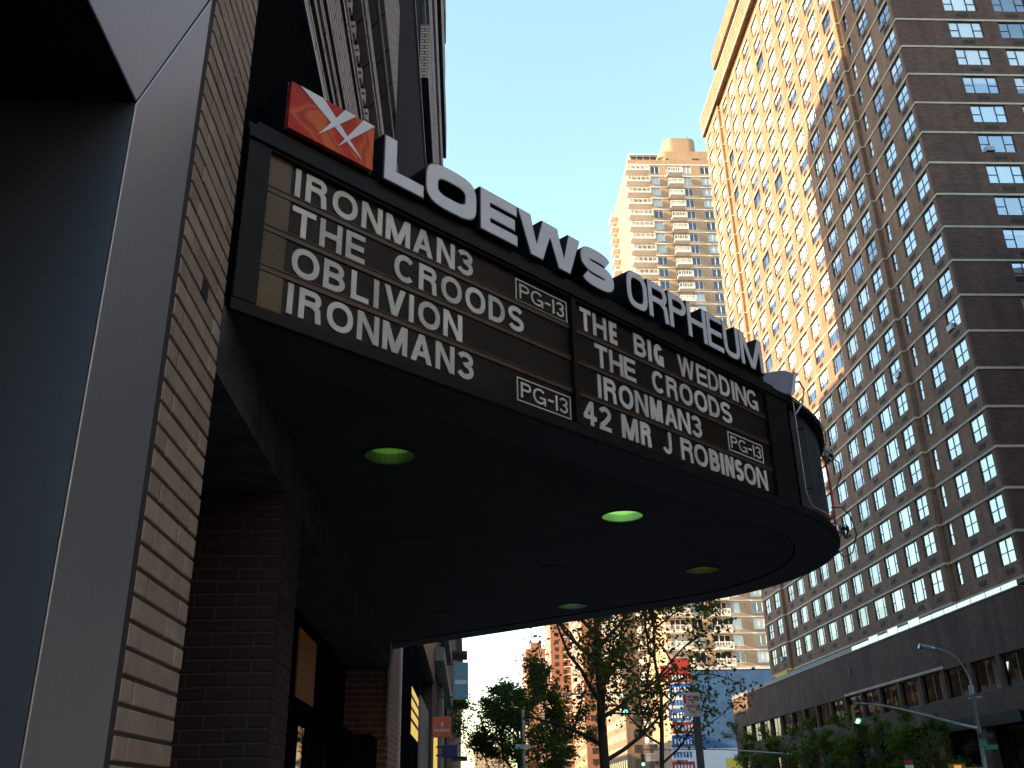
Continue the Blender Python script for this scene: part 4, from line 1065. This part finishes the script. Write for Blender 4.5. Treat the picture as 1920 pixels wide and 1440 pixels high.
part('pole', MB().tube([(30.6, BY - 6, .14), (30.6, BY - 6, 19.5)], .18, 8), 'pole_grey', ban)
for i in range(9):
    z0 = 3.2 + i * 1.75; c = ['sign_blue', 'sign_red', 'sign_white', 'sign_blue', 'sign_red', 'sign_blue', 'sign_white', 'sign_blue', 'sign_red'][i]
    dx = random.uniform(-.35, .35)
    o = part('panel', MB().box(28.9 + dx, 32.1 + dx, BY - 6.4, BY - 6.2, z0, z0 + 1.55), c, ban)
    m = MB()
    for q in range(6): m.box(29.2 + dx + q * .46, 29.45 + dx + q * .46, BY - 6.45, BY - 6.405, z0 + .35, z0 + 1.1)
    me = m.mesh('white_marks', 'sign_white' if c != 'sign_white' else 'sign_blue'); l = bpy.data.objects.new('white_marks', me); COL.objects.link(l); l.parent = o
part('red_flag', MB().box(27.9, 29.2, BY - 6.5, BY - 6.3, 17.6, 19.6).box(29.4, 32.3, BY - 6.6, BY - 6.42, 18.4, 20.6), 'sign_red', ban)

# ------------------------------------------------------------------ orange brick towers far up the avenue
def grid_tower(name, x0, x1, y0, y1, h, m, label, fh=2.9, px=3.2):
    t = thing(name, ((x0 + x1) / 2, (y0 + y1) / 2, 0.14), label, 'building')
    part('wall', MB().box(x0, x1, y0, y1, .14, h), m, t)
    part('roof_block', MB().box(x0 + 3, x0 + 9, y0 + 3, y0 + 9, h, h + 4), m, t)
    wn = MB(); z = 5.0
    while z < h - 2:
        x = x0 + 1.5
        while x < x1 - 2: wn.box(x, x + 1.7, y0 - .04, y0 - .01, z, z + 1.6, 0); x += px
        y = y0 + 1.5
        while y < y1 - 2: wn.box(x0 - .04, x0 - .01, y, y + 1.7, z, z + 1.6, 0); y += px
        z += fh
    o = part('window_grid', wn, ['far_glass'], t); o['kind'] = 'stuff'
    bl_ = MB(); z = 5.0 + fh * 2
    while z < h - 2: bl_.box(x0 + (x1 - x0) * .35, x0 + (x1 - x0) * .62, y0 - 1.4, y0 - .05, z - .5, z - .3); z += fh
    o = part('balcony_stack', bl_, 'slab_white', t); o['kind'] = 'stuff'
    return t
grid_tower('brick_tower', 32.5, 52, 560, 600, 82, 'orange_brick', 'farthest small orange brick tower, lowest against the sky')
grid_tower('brick_tower', 33.0, 48, 395, 425, 100, 'orange_brick', 'tall sunlit orange tower right of the far pole')
grid_tower('brick_tower', 33.0, 56, 285, 320, 78, 'orange_brick', 'orange brick tower behind the big street tree crown')
grid_tower('brick_tower', 33.5, 52, 215, 245, 64, 'tower_brick', 'brown tower partly hidden behind the slender street tree')
grid_tower('brick_tower', 4.0, 30.0, 760, 800, 40, 'cream_brick', 'hazy low block closing the far end of the avenue')

# ------------------------------------------------------------------ left street wall beyond the marquee
rp = thing('brick_pier', (-1.2, 13.3, 0.14), 'red brick corner pier at the far end of the marquee', 'pier')
part('shaft', MB().box(-1.6, -1.0, 12.62, 14.3, 0.14, 9.0), 'pier_brick', rp)
part('stone_edge', MB().box(-1.08, -0.97, 14.301, 14.52, 0.14, 9.0).box(-1.02, -0.985, 12.56, 12.619, 2.4, 9.0), 'stone_light', rp)
def lbox(px0, py0, px1, py1, x=-1.0):
    a, b = at(px0, py0, 0, x), at(px1, py1, 0, x); return a, b
s1 = thing('shop_building', (-3, 19, 0.14), 'dark shop front with a tall lit yellow window past the marquee', 'building')
part('wall', MB().box(-9, -1.35, 14.53, 30, 0.14, 12.5), 'dark_brick', s1)
part('green_panel', MB().box(-1.34, -1.2, 14.6, 17.0, 0.14, 2.9), 'roof_dark', s1)
wa, wb, wc, wd_ = at(771, 1340, 0, -1.05), at(785, 1340, 0, -1.05), at(778, 1297, 0, -1.05), at(780, 1386, 0, -1.05)
part('lit_window', MB().box(-1.064, -1.056, wa.y, wb.y, wd_.z, wc.z), 'warm_light', s1)
for k_ in range(1, 4):
    z = wd_.z + (wc.z - wd_.z) * k_ / 4; part('window_bar', MB().box(-1.055, -1.05, wa.y, wb.y, z, z + .06), 'black_metal', s1)
ja, jb, jc = at(788, 1400, 0, -1.05), at(803, 1400, 0, -1.05), at(795, 1316, 0, -1.05)
part('stone_jamb', MB().box(-1.34, -1.05, ja.y, min(jb.y, 29.5), 0.14, jc.z), 'jamb_stone', s1)
part('window_pier', MB().box(-1.34, -1.05, wa.y - .4, wa.y - .01, .14, 4.6).box(-1.34, -1.065, wa.y - .008, wb.y + .3, .14, 4.6), 'black_panel', s1)
part('sign_box', MB().box(-1.34, -1.02, 17.0, 30, 4.9, 6.2), 'black_metal', s1)
s2_ = thing('shop_building', (-3, 38, 0.14), 'pale stone shop building with long ledges on the left', 'building')
part('wall', MB().box(-9, -1.1, 30.01, 46, 0.14, 16), 'shop_brick', s2_)
for z0, z1, x in ((5.6, 6.0, -0.75), (7.6, 7.9, -0.8), (9.6, 10.0, -0.7)): part('ledge', MB().box(-1.09, x, 30.05, 46, z0, z1), 'jamb_stone', s2_)
part('lit_window', MB().box(-1.09, -1.06, 31.5, 34.5, 2.5, 3.7), 'warm_light', s2_)
part('pilaster', MB().box(-1.09, -.95, 36, 38.5, .14, 5.5), 'jamb_stone', s2_)
s3_ = thing('shop_building', (-3, 75, 0.14), 'far grey-brown building at the end of the left row', 'building')
part('wall', MB().box(-9, -1.0, 46.01, 130, 0.14, 14), 'podium_brick', s3_)
part('cornice', MB().box(-.99, -.55, 46.05, 130, 13.2, 14.1), 'stone_light', s3_)
for z in (4, 7, 10): part('fire_escape_landing', MB().box(-.99, -.1, 60, 63, z, z + .15), 'pole_dark', s3_)

def blade_sign(name, px0, py0, px1, py1, Y, m, label, th=0.12, mark=None):
    a = at(px0, py0, 1, Y); b = at(px1, py1, 1, Y)
    t = thing(name, ((a.x + b.x) / 2, Y, b.z), label, 'sign')
    bevel(part('panel', MB().box(a.x, b.x, Y, Y + th, b.z, a.z), m, t), 0.01)
    for zz_ in (a.z - .05, b.z + .08): part('bracket', MB().tube([(-1.0, Y + th / 2, zz_), (a.x + .01, Y + th / 2, zz_)], .025, 6), 'pole_dark', t)
    if mark:
        wd, h = b.x - a.x, a.z - b.z; m_ = MB()
        for (u0, u1, v0, v1) in mark[1]: m_.box(a.x + u0 * wd, a.x + u1 * wd, Y - .012, Y - .002, b.z + v0 * h, b.z + v1 * h)
        part('marks', m_, mark[0], t)
    return t
blade_sign('hanging_sign', 811, 1344, 846, 1382, 26.0, 'sign_orange', 'square orange sign with white line hanging over the left pavement', mark=('sign_pink', [(.08 + .105 * q, .15 + .105 * q, .27, .40) for q in range(8)] + [(.46, .58, .5, .72)]))
blade_sign('hanging_sign', 829, 1397, 857, 1421, 31.0, 'sign_navy', 'small dark blue hanging sign below the orange one')
blade_sign('hanging_sign', 850, 1242, 878, 1311, 33.0, 'sign_teal', 'pale blue-grey banner hung high over the left pavement', mark=('sign_white', [(.1, .9, .40, .52)]))

# ------------------------------------------------------------------ trees
def tree(name, x, y, h, r_tr, spread, zc, nleaf, lsize, leafm, seed, label, lean=0.0, group=None, nb=11, dens=1.0, zlow=0.45):
    rr = random.Random(seed)
    t = thing(name, (x, y, 0.14), label, 'tree', group)
    tr = MB(); tips = []
    base = Vector((x, y, 0.10)); top = Vector((x + lean, y + rr.uniform(-.2, .2), h * 0.80))
    path = []
    for i in range(9):
        f = i / 8; p = base.lerp(top, f) + Vector((rr.uniform(-.06, .06), rr.uniform(-.06, .06), 0)) * (1 if 0 < i else 0)
        path.append(p)
    tr.tube(path, r_tr, 10, 0, r_tr * .28)
    def branch(p, d, L, r, lv):
        pts = [p]; q = p.copy(); dd = d.copy()
        n = 5
        for i in range(n):
            dd = (dd + Vector((rr.gauss(0, .16), rr.gauss(0, .16), rr.gauss(0.03, .12)))).normalized(); q = q + dd * (L / n); pts.append(q.copy())
            if lv >= 1: tips.append((q.copy(), L * .22))
        tr.tube(pts, r, 6, 0, r * .35)
        if lv < 2:
            for k in range(3 if lv == 0 else 3):
                i = rr.randint(2, n); s = pts[i]
                nd = (dd + Vector((rr.gauss(0, .6), rr.gauss(0, .6), rr.gauss(.1, .45)))).normalized()
                branch(s, nd, L * rr.uniform(.45, .65), r * .5, lv + 1)
        tips.append((q, L * .25))
    for b in range(nb):
        f = zlow + (0.97 - zlow) * b / (nb - 1); s = base.lerp(top, f)
        an = b * 2.4 + rr.uniform(-.5, .5); up = 0.35 + .5 * f
        d = Vector((math.cos(an), math.sin(an), up)).normalized()
        branch(s, d, spread * (1.05 - .45 * f) * rr.uniform(.8, 1.15), r_tr * .38, 0)
    part('trunk', tr, 'bark', t, True)
    lf = MB(); N = int(nleaf * dens)
    for i in range(N):
        c, sg = rr.choice(tips)
        p = c + Vector((rr.gauss(0, sg), rr.gauss(0, sg), rr.gauss(0, sg * .8)))
        if p.z < h * .28: p.z = h * .28 + rr.random() * .3
        a = Vector((rr.gauss(0, 1), rr.gauss(0, 1), rr.gauss(0, .6) - .35)).normalized(); b = a.cross(Vector((rr.gauss(0, 1), rr.gauss(0, 1), rr.gauss(0, 1)))).normalized()
        l = lsize * rr.uniform(.6, 1.35); wd = l * .32
        lf.face([p, p + a * l * .5 + b * wd, p + a * l, p + a * l * .5 - b * wd])
    part('crown', lf, leafm, t)
    return t
tree('street_tree', 3.30, 25.0, 8.4, 0.165, 2.9, 0, 8500, 0.105, 'leaf_mid', 21, 'big street tree with dark trunk and thin spring leaves beyond the marquee', nb=13, zlow=.36)
tree('street_tree', 3.62, 19.0, 6.8, 0.062, 2.1, 0, 4200, 0.085, 'leaf_fresh', 33, 'slender young street tree with a thin trunk in front of the advert panels', nb=11, zlow=.40)
tree('street_tree', 2.5, 52.0, 7.6, 0.16, 3.3, 0, 26000, 0.15, 'leaf_dark', 45, 'dense dark green tree on the left below the white sky', nb=14, zlow=.25)
lbl = ['leftmost low green tree in front of the podium', 'second low green tree from the left along the podium', 'third low green tree from the left along the podium', 'fourth low green tree from the left along the podium', 'rightmost low green tree along the podium, nearest the street lamp']
for i, (yy, hh) in enumerate(((106, 8.2), (95, 7.7), (84, 7.2), (74.5, 6.9), (66, 6.2))):
    tree('pavement_tree', 29.6 + random.uniform(-.2, .2), yy, hh, .12, 2.9, 0, 6500, .16, 'leaf_fresh', 60 + i, lbl[i], group='trees along the podium pavement', nb=10, zlow=.35)

# ------------------------------------------------------------------ street furniture
lp_ = thing('street_lamp', (28.75, 56.2, 0.14), 'grey street lamp pole with curved lamp arm at the right edge', 'street lamp')
LY = 56.2
def lpz(px, py): return at(px, py, 1, LY)
pb, pt_ = lpz(1848, 1440), lpz(1822, 1290)
part('pole', MB().tube([(pb.x, LY, 0.14), (pb.x, LY, pb.z), (pt_.x - .02, LY, pt_.z)], .16, 12, 0, .10), 'pole_grey', lp_, True)
arm = [pt_] + [lpz(a, b) for a, b in ((1818, 1272), (1808, 1252), (1794, 1234), (1776, 1222), (1758, 1216), (1744, 1213))]
part('lamp_arm', MB().tube(arm, .05, 8), 'pole_grey', lp_, True)
a, b = lpz(1752, 1216), lpz(1722, 1211)
part('lamp_head', MB().tube([a, a.lerp(b, .3), a.lerp(b, .7), b], .09, 10, 0, .17), 'zinc', lp_, True)
part('collar', MB().cyl((pt_.x - .02, LY, pt_.z - .35), .15, .5, 12), 'pole_grey', lp_)
part('cross_bracket', MB().tube([lpz(1816, 1310), lpz(1842, 1307)], .06, 8), 'pole_grey', lp_)
part('street_sign', MB().box(lpz(1832, 1392).x, lpz(1846, 1392).x, LY - .22, LY - .2, lpz(1840, 1399).z, lpz(1840, 1388).z).box(lpz(1850, 1400).x, lpz(1874, 1400).x, LY + .18, LY + .2, lpz(1860, 1405).z, lpz(1860, 1396).z), 'street_green', lp_)
part('sign_plate', MB().box(lpz(1830, 1380).x, lpz(1858, 1380).x, LY - .27, LY - .25, lpz(1845, 1384).z, lpz(1845, 1375).z), 'pole_dark', lp_)
part('walk_signal', MB().box(lpz(1780, 1440).x, lpz(1808, 1440).x, LY - .2, LY + .1, lpz(1790, 1452).z, lpz(1790, 1432).z).tube([lpz(1808, 1440), lpz(1846, 1440)], .04, 6), 'signal_yellow', lp_)
part('walk_symbol', MB().box(lpz(1786, 1440).x, lpz(1800, 1440).x, LY - .215, LY - .203, lpz(1790, 1449).z, lpz(1790, 1435).z), 'hand_orange', lp_)
ma = lpz(1838, 1367); mt = lpz(1605, 1318)
mast = [ma] + [lpz(a, b) for a, b in ((1790, 1356), (1740, 1342), (1690, 1330), (1650, 1322), (1605, 1318))]
part('mast_arm', MB().tube(mast, .10, 8, 0, .045), 'pole_grey', lp_, True)
def traffic_signal(name, px, py, Y, label, arm_to=None, sc_=1.0):
    p = at(px, py, 1, Y)                          # the green lens
    t = thing(name, (p.x, Y, p.z - .25), label, 'traffic light')
    H = 1.02 * sc_; W = .32 * sc_
    bevel(part('housing', MB().box(p.x - W / 2, p.x + W / 2, Y, Y + .25, p.z - .17 * sc_, p.z - .17 * sc_ + H), 'signal_yellow', t), .02)
    for k, m_ in enumerate(('green_light', 'lens_dark', 'lens_dark')):
        z = p.z + .335 * sc_ * k
        part('lens', MB().cyl((p.x, Y - .03, z), .115 * sc_, .028, 16, 0, 1), m_, t)
        n = 12; v = MB()
        for i in range(n):
            a0, a1 = R(-10 + 200 * i / n), R(-10 + 200 * (i + 1) / n); r = .135 * sc_
            P = lambda an, yy: (p.x + r * math.cos(an), yy, z + r * math.sin(an))
            v.face([P(a0, Y - .002), P(a1, Y - .002), P(a1, Y - .22), P(a0, Y - .22)])
        part('visor', v, 'pole_dark', t)
    part('hanger', MB().tube([(p.x, Y + .12, p.z - .17 * sc_ + H), (p.x, Y + .12, p.z - .17 * sc_ + H + .35)], .03, 6), 'pole_grey', t)
    return t, p
traffic_signal('traffic_light', 1608, 1352, 56.1, 'green traffic light hanging from the mast arm before the podium')
def mast_pole(name, X, Y, p, label):
    t = thing(name, (X, Y, 0.14), label, 'pole')
    part('pole', MB().tube([(X, Y, .14), (X, Y, p.z + .9)], .11, 8, 0, .08), 'pole_grey', t)
    part('mast_arm', MB().tube([(X, Y, p.z + 0.5), (X + (p.x - X) * .5, Y, p.z + 1.1), (p.x, Y + .12, p.z + 1.2)], .07, 8, 0, .04), 'pole_grey', t, True)
_, p_ = traffic_signal('traffic_light', 1172, 1335, 62.0, 'small green traffic light seen through the leaves of the big tree')
mast_pole('signal_pole', 3.2, 62.0, p_, 'pale signal pole in front of the sunlit orange tower')
_, p_ = traffic_signal('traffic_light', 1206, 1433, 88.0, 'lowest green traffic light at the bottom edge, right of the big trunk')
mast_pole('signal_pole', 28.9, 88.0, p_, 'far signal pole behind the low trees on the right pavement')
gp = at(980, 1330, 1, 40.0)
t = thing('sign_pole', (gp.x, 40.0, 0.14), 'slim grey pole with crossed street name plates before the dense tree', 'pole')
part('pole', MB().tube([(gp.x, 40, .14), (gp.x, 40, gp.z)], .085, 8, 0, .06), 'pole_grey', t)
a = at(966, 1396, 1, 40.0); b = at(994, 1404, 1, 40.0)
part('name_plate', MB().box(a.x, b.x, 39.86, 39.89, b.z, a.z), 'zinc', t)
part('name_plate', MB().box(gp.x - .02, gp.x + .02, 39.4, 40.6, a.z + .03, a.z + .22), 'zinc', t)
# parking sign on its post
SY = 18.0
a = at(1279, 1299, 1, SY); b = at(1316, 1344, 1, SY); pc = at(1312, 1400, 1, SY)
t = thing('parking_sign', (pc.x, SY, 0.14), 'white parking sign with red lettering on a dark post', 'sign')
part('post', MB().box(pc.x - .062, pc.x + .062, SY + .015, SY + .075, .14, b.z + .10), 'pole_dark', t)
bevel(part('plate', MB().box(a.x, b.x, SY, SY + .012, b.z, a.z), 'sign_pink', t), .006)
wd, h = b.x - a.x, a.z - b.z; m_ = MB()
rr = random.Random(2)
def blurline(u0, u1, v0, v1, n):
    for q in range(n):
        x0 = u0 + (u1 - u0) * q / n; m_.box(a.x + x0 * wd, a.x + (x0 + (u1 - u0) / n * rr.uniform(.55, .8)) * wd, SY - .004, SY - .001, b.z + v0 * h, b.z + v1 * h)
blurline(.28, .94, .78, .88, 7); blurline(.28, .94, .66, .74, 8); blurline(.22, .80, .38, .50, 6); blurline(.36, .66, .15, .26, 3)
m_.box(a.x + .05 * wd, a.x + .2 * wd, SY - .004, SY - .001, b.z + .56 * h, b.z + .93 * h)
part('red_lettering', m_, 'sign_red', t)
q = at(1705, 1436, 1, 60)
t = thing('kerb_sign', (q.x, 60, .14), 'small red and white kerb sign below the low trees', 'sign')
part('post', MB().box(q.x - .03, q.x + .03, 60.02, 60.07, .14, q.z + .2), 'pole_dark', t)
part('plate', MB().box(q.x - .25, q.x + .25, 60, 60.015, q.z - .5, q.z + .05), 'sign_white', t)
part('red_top', MB().box(q.x - .25, q.x + .25, 59.995, 60.01, q.z + .052, q.z + .30), 'sign_red', t)
# orange delivery truck at the kerb
TY = 76.0
t = thing('box_truck', (5.6, TY + 4, 0.0), 'orange box truck parked at the left kerb beyond the trees', 'truck')
bevel(part('cargo_box', MB().box(4.35, 6.75, TY, TY + 5.6, 1.05, 4.35), 'truck_orange', t), .05)
part('rear_door', MB().box(4.5, 6.6, TY - .03, TY - .002, 1.2, 4.2), 'truck_orange', t)
part('door_rail', MB().box(5.5, 5.6, TY - .06, TY - .031, 1.2, 4.2), 'zinc', t)
cabp = [(5.75, .6), (7.6, .6), (7.6, 1.5), (7.2, 1.7), (6.9, 2.7), (5.75, 2.8)]
bevel(part('cab', MB().extrude([(TY + u, v) for u, v in cabp], lambda u, v, d: (d, u, v), 4.5, 6.6), 'truck_orange', t), .05)
part('windscreen', MB().face([(4.7, TY + 7.215, 1.75), (6.4, TY + 7.215, 1.75), (6.4, TY + 6.93, 2.6), (4.7, TY + 6.93, 2.6)]), 'shop_glass', t)
part('chassis', MB().box(4.8, 6.3, TY + .1, TY + 7.0, .6, 1.0), 'pole_dark', t)
for wx in (4.42, 6.38):
    for wy in (TY + 1.4, TY + 6.4):
        o = part('wheel', MB().cyl((wx, wy, .45), .45, .28, 18, 0, 0), 'tyre', t)
        me = MB().cyl((wx - .005 if wx < 5 else wx + .1, wy, .45), .22, .19, 14, 0, 0).mesh('rim', 'zinc'); l = bpy.data.objects.new('rim', me); COL.objects.link(l); l.parent = o

# ------------------------------------------------------------------ unseen blocks, added and sized to shade the street and bounce warm light
def block(name, x0, x1, y0, y1, h, m, label):
    t = thing(name, ((x0 + x1) / 2, (y0 + y1) / 2, .14), label, 'building')
    part('wall', MB().box(x0, x1, y0, y1, .14, h), m, t)
    wn = MB(); z = 5
    while z < h - 2:
        y = y0 + 2
        while y < y1 - 3: wn.box(x1 + .005, x1 + .03, y, y + 2, z, z + 1.6); wn.box(x0 - .03, x0 - .005, y, y + 2, z, z + 1.6); y += 4
        z += 3
    o = part('window_grid', wn, 'far_glass', t); o['kind'] = 'stuff'
    return t
block('shade_block', -24, -16, 26, 53.9, 116, 'podium_brick', 'tallest unseen block added to shade the right tower')
block('shade_block', -24, -16, 54, 64.9, 79.5, 'podium_brick', 'lower unseen block added to shade the right tower')
block('shade_block', -24, -16, 65, 73.2, 53.5, 'podium_brick', 'mid-rise unseen block added to shade the right tower')
block('shade_block', -24, -16, 73.3, 104, 42.5, 'podium_brick', 'shorter unseen block added to shade the foot of the right tower')
block('shade_block', -24, -16, 104.1, 260, 28.0, 'podium_brick', 'long low unseen block added to shade the podium and blue wall')
block('added_block', 34.5, 80, 16, 44.5, 42, 'podium_brick', 'unseen brick block added south of the tower to darken its side')
block('added_block', 34.5, 80, -300, 14, 36, 'row_brick', 'unseen sunlit brick row added across the avenue to bounce warm light')
block('shade_block', -30, -1.1, -300, -14.5, 18, 'podium_brick', 'unseen brick block added behind us on the near side for shade')
